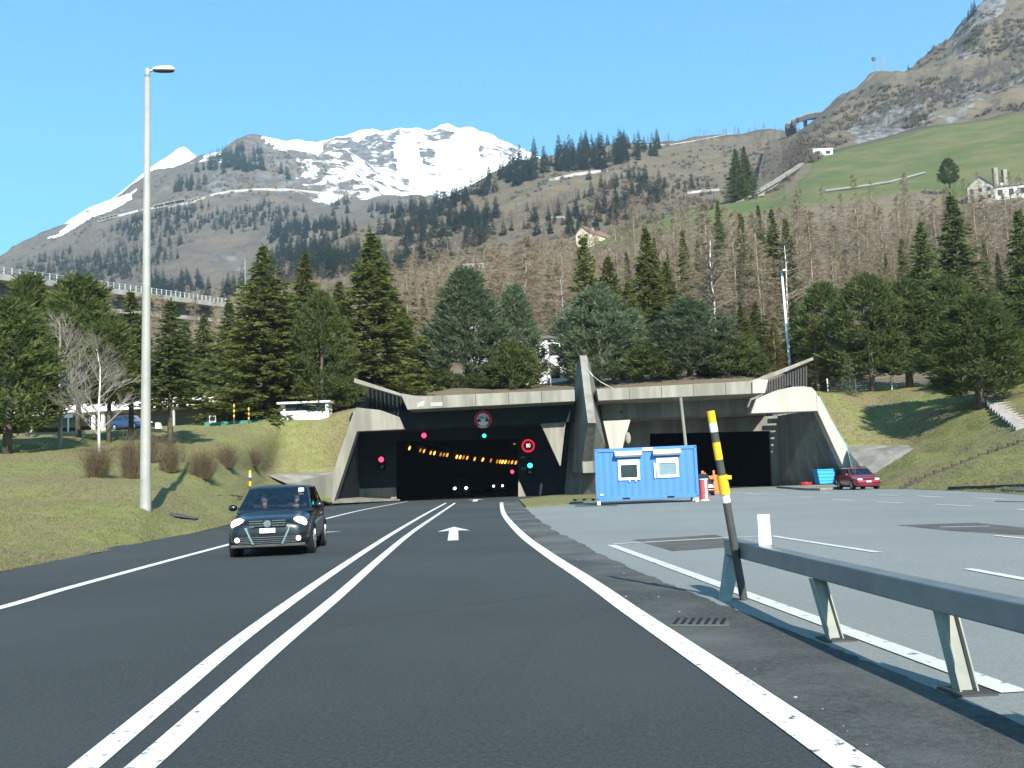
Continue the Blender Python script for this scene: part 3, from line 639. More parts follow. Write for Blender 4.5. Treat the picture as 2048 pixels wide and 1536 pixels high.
# retaining walls, kerb slab, drain pipe, cable
m = MB(); m.hull2([P(1697, 903, 82.5), P(1827, 898, 80), P(1740, 956, 78), P(1712, 972, 79.5)], [P(1694, 892.5, 83.6), P(1818, 890.5, 82), P(1760, 940, 84), P(1720, 960, 84)])
tag(m.build('retaining_wall', CONCG, bevel=.03), 'grey retaining wall tapering into the grass bank behind the red estate car', 'retaining wall', 'retaining walls')
m = MB(); m.hull2([P(536, 951, 80), P(666, 945.5, 83.6), P(664, 1005, 83.6), P(630, 992, 81), P(575, 968, 78)], [P(536, 948, 82), P(666, 943, 85), P(664, 1000, 85), P(630, 985, 85), P(575, 962, 82)])
tag(m.build('retaining_wall', CONC, bevel=.03), 'pale low retaining wall tapering into the grass bank behind the black hatchback', 'retaining wall', 'retaining walls')
m = MB(); m.prism([(lambda p: (p.x, p.y, .005))(G(*q)) for q in ((1553, 976), (1668, 972.5), (1676, 979), (1640, 981.5), (1612, 981))], (0, 0, .16))
tag(m.build('concrete_kerb_island', CONC, bevel=.03), 'low concrete kerb island on the forecourt before the dark portal mouth', 'kerb island')
m = MB(); m.tube([P(1361, 795, 79.6), P(1366, 840, 79.6), P(1373, 905, 79.6), P(1381, 953, 79.6), Vector((P(1384, 978, 79.6).x, 79.6, 0))], .13, 8)
tag(m.build('downpipe', CONC), 'pale weathered downpipe hanging from the canopy above the blue container', 'pipe')
m = MB(); m.tube([P(1174, 738, 83), P(1186, 752, 83), P(1200, 763, 82.5), P(1226, 777, 82.5)], .035, 5); tag(m.build('cable', STEEL), 'thin cable slung from the concrete fin to the portal roof', 'cable')

# ---------------------------------------------------------------- lamps, signals and signs of the tunnel
AMB = mat('amber_lamp', (.9, .5, .1), .5, emit=(1.0, .42, .06), estr=1.6)
AMBS = [AMB, mat('amber_lamp_soft', (.8, .4, .1), .5, emit=(1.0, .40, .05), estr=.8), mat('amber_lamp_dim', (.6, .3, .08), .5, emit=(.9, .33, .05), estr=.35)]
REDL = mat('red_signal_light', (.8, .02, .04), .4, emit=(1.0, .03, .08), estr=2.2)
GRNL = mat('green_signal_light', (.05, .7, .6), .4, emit=(.04, .75, .55), estr=1.6)
WHL = mat('white_headlight_lit', (.9, .85, .8), .3, emit=(1.0, .85, .75), estr=5.0)
LX = [(235,580),(365,605),(410,615),(490,635),(535,640),(610,655),(650,658),(690,662),(805,683),(845,688),(885,690),(930,697),(1020,710),(1118,718),(1215,728),(1290,740),(1325,742),(1355,745),(1390,746),(1430,748),(1470,750),(1515,754)]
for k, (a, b) in enumerate(LX):
    c = G(780 + a / 6.02, 800 + b / 6.02, 5.35); s = c.y / 100
    o = thing('tunnel_lamp', 'amber tunnel lamp hanging in the long row under the dark ceiling', 'lamp', c, group='amber tunnel lamps')
    m = MB(); m.ball((0, 0, 0), (.10 * s, .3, .22 * s), 8, 6); q = m.build('diffuser', AMBS[(k * 5 + k // 3) % 3], o, world=False, smooth=True); q.data.transform(Matrix.Rotation(R(24), 4, 'Y'))
    m = MB(); m.box((-.3 * s, -.3, .28 * s), (.3 * s, .3, .36 * s)); m.box((-.03, -.03, .36 * s), (.03, .03, 1.1)); m.build('housing', DGREY, o, world=False)
def signal(px, py, Y, rad, mt, label, two=False):
    c = P(px, py, Y); o = thing('signal_light', label, 'signal light', c, group='tunnel signal lights')
    m = MB(); m.box((-rad * 1.5, -.02, -rad * (4.2 if two else 1.5)), (rad * 1.5, .3, rad * 1.5)); m.build('housing', BLACKP, o, world=False)
    m = MB(); m.ball((0, -.03, 0), (rad, .08, rad), 14, 8); m.build('lens', mt, o, world=False, smooth=True)
    if two:
        m = MB(); m.ball((0, -.03, -rad * 2.8), (rad, .06, rad), 14, 8); m.build('lens', GLASSD, o, world=False, smooth=True)
signal(762.5, 919, D2 - .35, .25, REDL, 'red signal light over a dark lens on the wall beside the mouth', True)
signal(848, 871, D2 - .35, .24, REDL, 'red signal light above the amber tunnel lamps')
signal(968.5, 871.5, D2 - .35, .19, GRNL, 'green signal light under the round distance sign')
signal(1060, 931, D2 - .35, .24, GRNL, 'green signal light on the wall below the 80 sign', True)
signal(1024.5, 943.5, 118, .22, REDL, 'red signal light inside the tunnel near its right-hand wall')
def round_sign(px, py, Y, rad, label, face):
    c = P(px, py, Y); o = thing('road_sign', label, 'road sign', c, group='round tunnel signs')
    m = MB(); m.disc((0, .06, 0), (0, -1, 0), rad, 32, thick=.05); m.build('plate', face, o, world=False)
    m = MB(); m.disc((0, -.012, 0), (0, -1, 0), rad, 40, thick=.02, inner=rad * .70); m.build('red_ring', REDM, o, world=False)
    return o
def lettering(o, txt, size, x, z, mt, name='lettering', wx=1.0):
    cu = bpy.data.curves.new(name, 'FONT'); cu.body = txt; cu.size = size; cu.align_x = 'CENTER'; cu.align_y = 'CENTER'; cu.extrude = .004; cu.offset = size * .012
    t = bpy.data.objects.new(name, cu); COL.objects.link(t); t.parent = o; t.location = (x, -.03, z); t.rotation_euler = (R(90), 0, 0); t.scale = (wx, 1, 1)
    me = bpy.data.meshes.new_from_object(t.evaluated_get(bpy.context.evaluated_depsgraph_get())); bpy.data.objects.remove(t)
    me.materials.clear(); me.materials.append(mt); t = bpy.data.objects.new(name, me); COL.objects.link(t); t.parent = o; t.location = (x, -.03, z); t.rotation_euler = (R(90), 0, 0); t.scale = (wx, 1, 1)
    return t
SIGNW = mat('sign_white', (.75, .78, .78), .5)
INK = mat('sign_ink', (.01, .01, .012), .6)
LEDR = mat('sign_red_lit', (.6, .02, .03), .5, emit=(.9, .02, .05), estr=.35)
LEDW = mat('sign_digits_lit', (.8, .8, .8), .5, emit=(.9, .9, .9), estr=.6)
s = round_sign(966, 839, D1 - .25, .78, 'round white sign reading 150 m over two cars, red rim', SIGNW)
lettering(s, '150 m', .36, 0, .17, INK)
for sx in (-1, 1):
    m = MB(); m.box((sx * .36 - .16, -.03, -.16), (sx * .36 + .16, -.012, -.03)); m.prism([(sx * .36 - .09, -.012, -.03), (sx * .36 + .09, -.012, -.03), (sx * .36 + .06, -.012, .06), (sx * .36 - .06, -.012, .06)], (0, -.018, 0))
    for w in (-.1, .1): m.disc((sx * .36 + w, -.032, -.17), (0, -1, 0), .05, 10, thick=.02)
    m.build('car_symbol', INK, s, world=False)
m = MB(); m.prism([P(955, 852, D1 - .5), P(977, 851, D1 - .5), P(972, 855.5, D1 - .5), P(960, 856, D1 - .5)], (0, .1, 0)); m.build('pink_hood', mat('sign_hood_pink', (.8, .3, .3), .5), s)  # pink hood piece under the round plate, paler than the red rim
s = round_sign(1056.5, 891.5, D2 - .5, .64, 'round black sign reading 80 inside a lit red rim', INK)
s.children[1].data.materials[0] = LEDR
lettering(s, '80', .52, 0, 0, LEDW, wx=.8)
for (px, py) in ((1046, 915), (1048, 937)):
    c = P(px, py, D2 - .2); o = thing('small_sign', 'small grey text plate %s the green light on the tunnel wall' % ('above' if py < 930 else 'beside'), 'sign plate', c)
    m = MB(); m.box((-.28, 0, -.14), (.28, .1, .14)); m.build('plate', DGREY, o, world=False)
    m = MB(); m.box((-.2, -.015, .03), (.18, -.002, .07)); m.box((-.2, -.015, -.07), (.1, -.002, -.03)); m.build('text_bars', CONCG, o, world=False)
c = P(1029, 890, D2 - .2); o = thing('arrow_signal', 'small amber arrow signal left of the 80 sign', 'signal', c)
m = MB(); m.box((-.3, 0, -.4), (.3, .2, .4)); m.build('housing', BLACKP, o, world=False)
m = MB(); m.ball((0, -.02, .1), (.1, .04, .08)); m.build('lens', mat('amber_dim', (.3, .15, .05), .5, emit=(.6, .25, .05), estr=.4), o, world=False)

# ---------------------------------------------------------------- street lamps, guard rail, marker poles
def lamp_post():
    b = G(291, 1013, 0); bx = P(291, 1014, 34); zt = P(295, 139, 34).z
    bz = ground(bx.x, 34); H = zt - bz
    o = thing('street_lamp', 'tall pale street lamp standing on the grass bank before the bare bushes', 'street lamp', (bx.x, 34, bz), group='street lamps')
    top = P(295, 139, 34) - Vector((bx.x, 34, bz))
    m = MB(); m.tube([(0, 0, -.5), (0, 0, 0), (0, 0, 1.2), (top.x * .5, 0, H * .5), (top.x, 0, H - .3)], [.20, .195, .18, .14, .10], 16); m.build('pole', POLEM, o, smooth=True, world=False)
    m = MB(); m.tube([(top.x, 0, H - .32), (top.x, 0, H + .02)], .095, 12); m.tube([(top.x, 0, H - .09), (top.x + .28, -.02, H - .02)], .045, 8); m.build('arm', STEEL, o, smooth=True, world=False)
    # head: housing above, dark glass bowl below
    hb = MB(); ns = [(0, .05, .06, .03), (.06, .10, .09, .08), (.25, .15, .13, .10), (.55, .15, .15, .10), (.72, .13, .13, .08), (.78, .06, .07, .03)]
    k = 10
    def shell(up):
        m = MB(); vs = []; fs = []
        for (s, w, hu, hd) in ns:
            for j in range(k + 1):
                t = math.pi * j / k
                vs.append((s, w * math.cos(t), (hu if up else -hd * 1.15) * math.sin(t)))
        n = k + 1
        for i in range(len(ns) - 1):
            for j in range(k): fs.append((i*n+j, i*n+j+1, (i+1)*n+j+1, (i+1)*n+j))
        fs.append(tuple(range(n))); fs.append(tuple(range((len(ns)-1)*n, len(ns)*n)))
        fs += [(i*n, (i+1)*n, (i+1)*n + k, i*n + k) for i in range(len(ns) - 1)]
        m.add(vs, fs); return m
    mt = Matrix.Translation((top.x + .2, -.02, H - .02)) @ Matrix.Rotation(R(3), 4, 'Y') @ Matrix.Rotation(R(16), 4, 'X')
    for up, nm, mm in ((True, 'housing', WHITE), (False, 'glass_bowl', DGREY)):
        q = shell(up).build(nm, mm, o, smooth=True, world=False); q.data.transform(mt)
    return o
lamp_post()
bx = P(1580, 735, 112); bz = ground(bx.x, 112); tz = P(1563.5, 545, 112)
o = thing('street_lamp', 'slim white street lamp leaning among trees behind the portal roof', 'street lamp', (bx.x, 112, bz), group='street lamps')
tt = tz - Vector((bx.x, 112, bz)); m = MB(); q = (P(1580, 735, 112) - Vector((bx.x, 112, bz)))
m.tube([q - (tt - q) * (q.z / (tt.z - q.z)), q, tt], [.2, .18, .13], 10); m.build('pole', mat('lamp_white', (.66, .69, .70), .5), o, smooth=True, world=False)
m = MB(); m.box((tt.x - .1, -.9, tt.z), (tt.x + .35, .2, tt.z + .22)); m.build('lamp_head', WHITE, o, world=False, bevel=.05)

# guard rail
o = thing('guard_rail', 'grey steel box beam guard rail on raked posts beside the road shoulder', 'guard rail', (*GX(1460, 1200), 0))
A = P(1446, 1083, 10.2); dirr = None
pA = Vector((*GX(1445, 1200), 0)); ztop = .60
def railtop(px, py): return G(px, py, ztop)
path = [railtop(1447, 1077), railtop(1620, 1117), railtop(1830, 1163), railtop(2048, 1208)]
d = (path[-1] - path[0]); d.z = 0; d.normalize()
path = [path[0], path[1], path[2], path[3], path[3] + d * 3.2]
nrm = Vector((-d.y, d.x, 0));
if nrm.x < 0: nrm = -nrm
m = MB(); wv = nrm * .14; hh = .17
sec = lambda p, hgt: [p, p + wv, p + wv - Vector((0, 0, hgt)), p - Vector((0, 0, hgt))]
vs = []; fs = []
for i, p in enumerate(path): vs += sec(p, .155 if i else .175)
for i in range(len(path) - 1):
    for j in range(4): fs.append((4*i+j, 4*i+(j+1)%4, 4*(i+1)+(j+1)%4, 4*(i+1)+j))
fs += [(3, 2, 1, 0), tuple(range(4*len(path)-4, 4*len(path)))]
m.add(vs, fs); m.build('beam', RAILM, o, bevel=.012)
# bolts
for t in (.06, .09, .28, .34, .55, .60, .76, .82):
    m = MB(); p = path[0].lerp(path[3], t) + Vector((0, 0, -.075)) - nrm * .004; m.disc(p, -nrm, .013, 8, thick=.01); m.build('bolt', CONCW, o)
# raked posts
PM = mat('post_steel', (.235, .24, .205), .75, metal=.05, var=(.29, .295, .25), vscale=4)
def rpost2(px, py, tpx, tpy):
    b = Vector((*GX(px, py), 0)); t = G(tpx, tpy, ztop - .156)
    m = MB(); w = d * .05
    for off in (0, .1):
        a0 = t + nrm * off; b0 = b + nrm * off
        m.hull2([a0 - w, a0 + w, a0 + w + nrm * .01, a0 - w + nrm * .01], [b0 - w, b0 + w, b0 + w + nrm * .01, b0 - w + nrm * .01])
    a0 = t + nrm * .0101; b0 = b + nrm * .0101
    m.hull2([a0 - d * .006, a0 + d * .006, a0 + d * .006 + nrm * .0898, a0 - d * .006 + nrm * .0898], [b0 - d * .006, b0 + d * .006, b0 + d * .006 + nrm * .0898, b0 - d * .006 + nrm * .0898])
    m.build('post', PM, o)
    m = MB(); bb = b + Vector((0, 0, .005)); q = [bb - d * .12 - nrm * .06, bb + d * .12 - nrm * .06, bb + d * .12 + nrm * .18, bb - d * .12 + nrm * .18]
    m.prism(q, (0, 0, .012)); m.build('foot_plate', DGREY, o)
rpost2(1657, 1281, 1621, 1157); rpost2(1914, 1387, 1872, 1219); rpost2(2268, 1535, 2215, 1300)
# end post: broad bent plate
e0 = path[0]; m = MB(); b0 = Vector((*GX(1437, 1201), 0)); b1 = Vector((*GX(1466, 1199), 0))
m.hull2([e0 - Vector((0, 0, .17)), e0 + d * .18 - Vector((0, 0, .19)), e0 + d * .18 - Vector((0, 0, .19)) + nrm * .14, e0 - Vector((0, 0, .17)) + nrm * .14], [b0, b0 + d * .13, b0 + d * .13 + nrm * .1, b0 + nrm * .1])
m.build('end_post', PM, o)

# delineator clipped on the rail
c = railtop(1516, 1092) + nrm * .07; o = thing('delineator', 'white two-piece delineator plate standing on the guard rail beam', 'delineator', c)
hz = .30
m = MB(); m.box((-.062, -.012, .0), (.062, .012, hz * .49)); m.build('plate', WHITE, o, world=False, bevel=.008)
m = MB(); m.box((-.06, -.012, hz * .5), (.06, .012, hz)); m.build('plate', WHITE, o, world=False, bevel=.008)
m = MB(); m.box((-.07, -.03, -.01), (.07, .03, .0)); m.build('clip', DGREY, o, world=False)

# striped marker poles (yellow / white / black bands)
def marker(base, top, rad, bands, label, sleeve=None, group='striped snow marker poles'):
    base = Vector(base); top = Vector(top); o = thing('marker_pole', label, 'marker pole', base, group=group)
    m = MB(); v = top - base; c = 0.0; tot = sum(b[0] for b in bands); mats = [YEL, WHITE, DGREY]
    for ln, k in bands:
        a, b = v * (c / tot), v * ((c + ln) / tot); m.tube([a, b], rad, 14, k, cap=True); c += ln
    m.build('pole', mats, o, world=False)
    if sleeve:
        s0, s1 = sleeve; m = MB(); m.tube([v * s0, v * s1], rad * 1.32, 14); q = v * s1; m.box((q.x - .02, q.y - rad * 1.2, q.z - .045), (q.x + rad * 2.1, q.y + rad * 1.2, q.z - .004)); m.build('reflector_sleeve', YEL, o, world=False)
    return o
bs = Vector((*GX(1488, 1201), 0)); tp_ = P(1421, 822, 10.1)
marker(bs, tp_, .042, [(196, 2), (19, 1), (35, 0), (32, 2), (35, 0), (21, 2), (18, 1), (24, 0)],
       'tall leaning yellow, white and black marker pole by the end of the guard rail', sleeve=(.56, .66))
def small_marker(px, pyb, pyt, Y, bands, label, rad=.06):
    t = P(px, pyt, Y); b = P(px, pyb, Y); b.z = min(b.z, ground(b.x, Y)) if abs(b.z - ground(b.x, Y)) < 1.5 else b.z
    marker((b.x, b.y, b.z - .1), t, rad, bands, label)
small_marker(500, 990, 941, 60, [(12, 0), (7, 2), (8, 0), (6, 2), (6, 1), (5, 0)], 'small striped marker pole on the grass directly behind the black hatchback', .075)
small_marker(468, 850, 808, 84, [(14, 2), (4, 0), (4, 2), (4, 0), (4, 2), (5, 0)], 'thin striped marker pole at the green fence, nearer the white gallery', .07)
small_marker(497.5, 848, 815, 84, [(10, 2), (4, 0), (4, 2), (4, 0), (4, 2), (5, 0)], 'thin striped marker pole at the green fence, nearer the white shed', .07)

# drain grate
c = Vector((*GX(1402, 1246), .005)); o = thing('drain_grate', 'cast iron drain grate set in the dusty road shoulder', 'drain grate', c)
m = MB(); m.box((-.26, -.22, 0), (.26, .22, .012)); m.build('frame', SHLD, o, world=False)
m = MB()
for i in range(7):
    for j in range(3): m.box((-.23 + i * .068, -.19 + j * .135, .0135), (-.198 + i * .068, -.10 + j * .135, .0165))
m.build('slot', BLACK, o, world=False); o.rotation_euler = (0, 0, R(-16))

# ---------------------------------------------------------------- blue site container
def container():
    pl = Vector((*GX(1194, 1011), 0)); ang = R(-4.5); k_ = (1391 - CX) / FPX - .0022
    Lc = (k_ * pl.y - pl.x) / (math.cos(ang) - k_ * math.sin(ang))
    o = thing('site_container', 'blue steel site container with two white-framed windows', 'container', pl, ang)
    Hc = 2.62; z0 = .22; Dp = 2.44; Wd = Lc
    m = MB()
    # corrugated front and plain other sides
    n = 56; vs = []; fs = []
    xs = [.14 + (Wd - .28) * i / n for i in range(n + 1)]
    for i, x in enumerate(xs):
        y = .05 + (.014 if (i // 2) % 2 else 0.0); vs += [(x, y, z0 + .17), (x, y, z0 + Hc - .17)]
    for i in range(n): fs.append((2*i, 2*i+1, 2*i+3, 2*i+2))
    m.add(vs, fs); m.box((.1, .09, z0 + .1), (Wd - .1, Dp - .05, z0 + Hc - .06)); m.build('shell', BLUE, o, world=False)
    m = MB()
    m.box((.14, 0, z0), (Wd - .14, .12, z0 + .17)); m.box((.14, 0, z0 + Hc - .17), (Wd - .14, .12, z0 + Hc))
    for x in (0, Wd - .14):
        for y in (-.006, Dp - .14): m.box((x, y, z0 - .003), (x + .14, y + .14, z0 + Hc + .003))
    m.box((.02, .14, z0), (.12, Dp - .15, z0 + .16)); m.box((Wd - .12, .14, z0), (Wd - .02, Dp - .15, z0 + .16)); m.box((.02, .14, z0 + Hc - .16), (.12, Dp - .15, z0 + Hc)); m.box((Wd - .12, .14, z0 + Hc - .16), (Wd - .02, Dp - .15, z0 + Hc))
    m.box((.14, Dp - .12, z0), (Wd - .14, Dp, z0 + .17)); m.box((.14, Dp - .12, z0 + Hc - .17), (Wd - .14, Dp, z0 + Hc)); m.build('frame', BLUE, o, world=False, bevel=.01)
    for x in (.07, Wd - .07):
        for z in (z0 + .08, z0 + Hc - .08): m = MB(); m.disc((x, -.0065, z), (0, -1, 0), .035, 10, thick=.004); m.build('lifting_hole', BLACK, o, world=False)
    for xa in (.255, .69): m = MB(); m.box((Wd * xa, -.004, z0 + .03), (Wd * (xa + .07), .0, z0 + .12)); m.build('fork_pocket', BLACK, o, world=False)
    for x in (.02, Wd - .2):
        for y in (.02, Dp - .2): m = MB(); m.box((x, y, 0.004), (x + .17, y + .17, z0 - .004)); m.build('support_block', CREAM, o, world=False)
    for k, (xa, xb, za, zb) in enumerate(((.225, .435, .38, .78), (.60, .815, .40, .785))):
        fx0, fx1 = xa * Wd, xb * Wd; fz0, fz1 = z0 + za * Hc, z0 + zb * Hc
        w = bpy.data.objects.new('window', None); COL.objects.link(w); w.parent = o; w.location = (fx0, 0.02, fz0)
        FW, FH = fx1 - fx0, fz1 - fz0; bt = .125; tp = FH * .27
        m = MB(); m.box((0, -.05, 0), (FW, .06, bt)); m.box((0, -.05, bt), (bt, .06, FH - tp)); m.box((FW - bt, -.05, bt), (FW, .06, FH - tp)); m.build('frame', WHITE, w, world=False, bevel=.006)
        m = MB(); m.box((0, -.055, FH - tp + .002), (FW, .06, FH)); m.build('shutter_box', WHITE, w, world=False, bevel=.006)
        m = MB(); m.box((bt + .002, .0, bt + .002), (FW - bt - .002, .03, FH - tp - .002)); m.build('pane', GLASSD if k == 0 else GLASSB, w, world=False)
        m = MB(); m.prism([(-.14, -.05, FH + .10), (-.14, -.42, FH + .20), (-.14, -.42, FH + .32), (-.14, .0, FH + .42)], (FW + .28, 0, 0)); m.build('awning', WHITE, w, world=False, bevel=.01)
        m = MB()
        if k == 0:
            for q in (.5, .8): m = MB(); m.ball((FW * q, -.07, -.05), .045, 8, 6); m.build('latch', WHITE, w, world=False)
        else:
            m.box((-.13, -.09, 0), (-.05, -.02, FH * .76)); m.build('guide_rail', WHITE, w, world=False)
    m = MB(); m.box((Wd * .47, -.03, z0 + Hc - .19), (Wd * .575, -.008, z0 + Hc - .03)); q = m.build('sign_plate', mat('label_cream', (.8, .66, .35), .6), o, world=False)
    m = MB(); m.box((.18, -.012, z0 + .25), (.36, -.002, z0 + .35)); m.build('data_plate', mat('label_pale', (.4, .6, .8), .6), o, world=False)
    m = MB(); m.ball((Wd * .2, -.07, z0 + Hc - .17), .06, 8, 6); m.build('beacon', mat('pink_lamp', (.85, .25, .35), .4), o, world=False)
    return o
container()
# pallet pieces by the container's corner
c = Vector((*GX(1173, 1004), .09)); o = thing('pallet', 'dark weathered pallet lying by the shaded end of the blue container', 'pallet', c, R(8))
m = MB()
for k in range(4): m.box((-.75, -.4 + k * .22, .10), (.5, -.26 + k * .22, .13))
m.build('deck_board', WOOD, o, world=False)
m = MB()
for k in range(3): m.box((-.72 + k * .56, -.4, .0), (-.6 + k * .56, .4, .099))
m.build('bearer', WOOD, o, world=False)

# bollard with white stripe, orange warning frame
c = Vector((*GX(1409, 1001), 0.005)); o = thing('barrel_bollard', 'faded red barrel bollard with a white stripe beside the blue container', 'bollard', c)
m = MB(); m.tube([(0, 0, 0), (0, 0, 1.08)], .235, 20, 0); m.build('drum', REDP, o, world=False, smooth=False)
m = MB(); m.tube([(0, 0, 1.082), (0, 0, 1.12)], .25, 20); m.tube([(0, 0, 0.0), (0, 0, .05)], .25, 20); m.build('rim', WHITE, o, world=False)
m = MB(); m.box((.02, -.246, .05), (.12, -.215, 1.075)); m.build('stripe', WHITE, o, world=False)
c = Vector((*GX(1434, 987), 0.005)); o = thing('warning_frame', 'orange roadworks warning frame behind the dark parked car', 'warning frame', c); sc = c.y / 1950
m = MB()
for x, h in ((-2.2, 1.2), (-.1, 1.3)): m.box((x, 0, 0), (x + .2, .15, h))
m.box((-2.4, -.02, 1.0), (.3, .18, 1.25)); m.build('frame', ORNG, o, world=False, bevel=.02)
m = MB(); m.prism([(-.25, -.1, 0), (.25, -.1, 0), (.0, -.1, 1.2), (-.2, -.1, 1.2)], (0, .2, 0)); m.build('side_panel', ORNG, o, world=False, bevel=.02)
m = MB(); m.box((-.85, 0, 1.25), (-.7, .12, 1.62)); m.box((-.2, 0, 1.25), (-.07, .12, 1.62)); m.prism([(-1.0, 0, 1.4), (-.7, 0, 1.5), (-.7, 0, 1.62), (-1.0, 0, 1.62)], (0, .1, 0)); m.build('lamp_bracket', ORNG, o, world=False)
c = Vector((*GX(1636, 972), .17)); sx = c.y / 1950
o = thing('waste_skip', 'bright blue ribbed waste skip behind the red estate car', 'waste skip', c)
m = MB(); W_ = 1.55; m.prism([(0.18, 0, 0), (W_ - .1, 0, 0), (W_ + .05, 0, 1.25), (0, 0, 1.25)], (0, 1.3, 0)); m.build('tub', BLUEB, o, world=False, bevel=.03)
m = MB()
for z in (.3, .6, .9, 1.2): m.box((.17 - z * .13 + .01, -.05, z - .05), (W_ - .1 + z * .1, -.002, z + .05))
m.build('rib', BLUEB, o, world=False, bevel=.015)
c = Vector((*GX(1633, 969.5), .17)); o = thing('red_cylinder', 'red gas cylinder standing just behind the blue waste skip', 'gas cylinder', c)
m = MB(); m.tube([(0, 0, 0), (0, 0, 1.9), (0, 0, 2.1), (0, 0, 2.16)], [.17, .17, .10, .05], 14); m.build('tank', REDM, o, world=False, smooth=True)
m = MB(); m.tube([(0, 0, 2.16), (0, 0, 2.26)], .05, 8); m.build('valve', STEEL, o, world=False)
c = Vector((*GX(1612, 974), .17)); o = thing('hose_reel', 'low red hose reel lying on the kerb island', 'hose reel', c)
m = MB(); m.disc((0, 0, .22), (0, 0, 1), .5, 24, thick=.2, inner=.25); m.build('coil', REDM, o, world=False, bevel=.04)
m = MB(); m.tube([(0, 0, 0), (0, 0, .3)], .12, 10); m.build('hub', DGREY, o, world=False)

# ---------------------------------------------------------------- cars
def car_paint(name, col, coat=1.0): return mat(name, col, .35, metal=.2, coat=coat, spec=.5)
SEAT = mat('seat_fabric', (.03, .03, .034), .9)
TYRE = mat('tyre', (.018, .018, .018), .85)
RIM = mat('alloy_rim', (.5, .5, .5), .3, metal=.9)
PLATE = mat('number_plate_white', (.8, .8, .78), .5)
TAILR = mat('tail_lamp_red', (.4, .01, .01), .3)
HLENS = mat('headlight_glass', (.75, .78, .8), .15, spec=.8)
def make_car(label, paint, loc, rz, spec, cat='car', name='parked_car'):
    """front faces -Y. spec: L, W, H, hood, cowl (s), wsh top (s), roof end (s), rear base (s), stations"""
    L, Wd, H = spec['L'], spec['W'], spec['H']; o = thing(name, label, cat, loc, rz, spec.get('group'))
    st = spec['st']; y0 = -L / 2
    # body shell
    m = MB(); vs = []; K = 13
    for (s, zl, zt, hw) in st:
        zm = zl + (zt - zl) * .52
        half = [(0, zl), (hw * .80, zl), (hw * .97, zl + .07), (hw, zm), (hw * .985, zt - .13), (hw * .93, zt - .03), (hw * .62, zt + .025), (0, zt + .045)]
        ring = half + [(-x, z) for x, z in half[-2:0:-1]]
        vs += [(x, y0 + s, z) for x, z in ring]
    n = 14; fs = []
    for i in range(len(st) - 1):
        for j in range(n): fs.append((i*n+j, i*n+(j+1)%n, (i+1)*n+(j+1)%n, (i+1)*n+j))
    fs += [tuple(range(n)), tuple(range((len(st)-1)*n, len(st)*n))]
    m.add(vs, fs); b = m.build('body', paint, o, smooth=True, world=False)
    sb = b.modifiers.new('smooth', 'SUBSURF'); sb.levels = 2; sb.render_levels = 2
    # greenhouse: closed rings at four heights
    sf0, sf1, sr1, sr0 = spec['cowl'], spec['wtop'], spec['rtop'], spec['rbase']; zb, zr = spec['belt'], H - .05
    w0, w1 = spec['gw'], spec['rw']
    def contour(t):
        sf = sf0 + (sf1 - sf0) * t; sr = sr0 + (sr1 - sr0) * t; hw = w0 + (w1 - w0) * t; z = zb + (zr - zb) * t; pts = []
        for i in range(9):
            u = -1 + 2 * i / 8; pts.append((u * hw * .97, y0 + sf - .10 * (1 - u * u) * (1 - .3 * t), z))
        ns = 12
        for i in range(ns): pts.append((hw * (1 - .02 * 0) + .02 * math.sin(math.pi * (i + .5) / ns), y0 + sf + (sr - sf) * (i + .5) / ns, z))
        for i in range(9):
            u = 1 - 2 * i / 8; pts.append((u * hw * .93, y0 + sr + .07 * (1 - u * u), z))
        for i in range(ns): pts.append((-hw - .02 * math.sin(math.pi * (i + .5) / ns), y0 + sr + (sf - sr) * (i + .5) / ns, z))
        return pts
    ts = [-.14, 0.0, .5, .93, 1.0]; rings = [contour(t) for t in ts]; N = len(rings[0])
    A = [p for r in rings for p in r]
    def face(k, j): return (k*N+j, k*N+(j+1)%N, (k+1)*N+(j+1)%N, (k+1)*N+j)
    groups = {'body': [], 'wind': [], 'left': [], 'right': [], 'rear': []}
    pill = spec.get('pillars', (0, 5, 6, 11))
    for k in range(4):
        for j in range(N):
            g_ = 'body'
            if k in (1, 2):
                if 0 <= j <= 7: g_ = 'wind'
                elif 9 <= j <= 19: g_ = 'body' if (j - 9) == spec.get('bp', 5) else 'right'
                elif 21 <= j <= 28: g_ = 'rear'
                elif 30 <= j <= 40: g_ = 'body' if (j - 30) == 10 - spec.get('bp', 5) else 'left'
            groups[g_].append(face(k, j))
    rf = [(0, y0 + sf1, zr)]
    nr = len(A)
    roof = MB(); roof.v = list(A); roof.f = list(groups['body']); roof.m = [0] * len(roof.f)
    # roof cap: three shrinking rings
    last = 4
    top = rings[4]; cx = sum(p[0] for p in top) / N; cyy = (y0 + sf1 + y0 + sr1) / 2; prev = 4 * N
    for q, (f, dz) in enumerate(((.82, .028), (.5, .044), (.15, .05))):
        base = len(roof.v); roof.v += [((p[0]) * f, cyy + (p[1] - cyy) * f, zr + dz) for p in top]
        for j in range(N): roof.f.append((prev + j, prev + (j+1) % N, base + (j+1) % N, base + j)); roof.m.append(0)
        prev = base
    roof.f.append(tuple(range(prev, prev + N))); roof.m.append(0)
    ro = roof.build('roof', paint, o, smooth=True, world=False)
    for nm, key in (('windscreen', 'wind'), ('side_window', 'left'), ('side_window', 'right'), ('rear_window', 'rear')):
        q = MB(); q.v = list(A); q.f = groups[key]; q.m = [0] * len(q.f); w = q.build(nm, spec.get('glass', GLASSC), o, smooth=True, world=False)
        bm = bmesh.new(); bm.from_mesh(w.data); bmesh.ops.delete(bm, geom=[v for v in bm.verts if not v.link_faces], context='VERTS'); bm.to_mesh(w.data); bm.free()
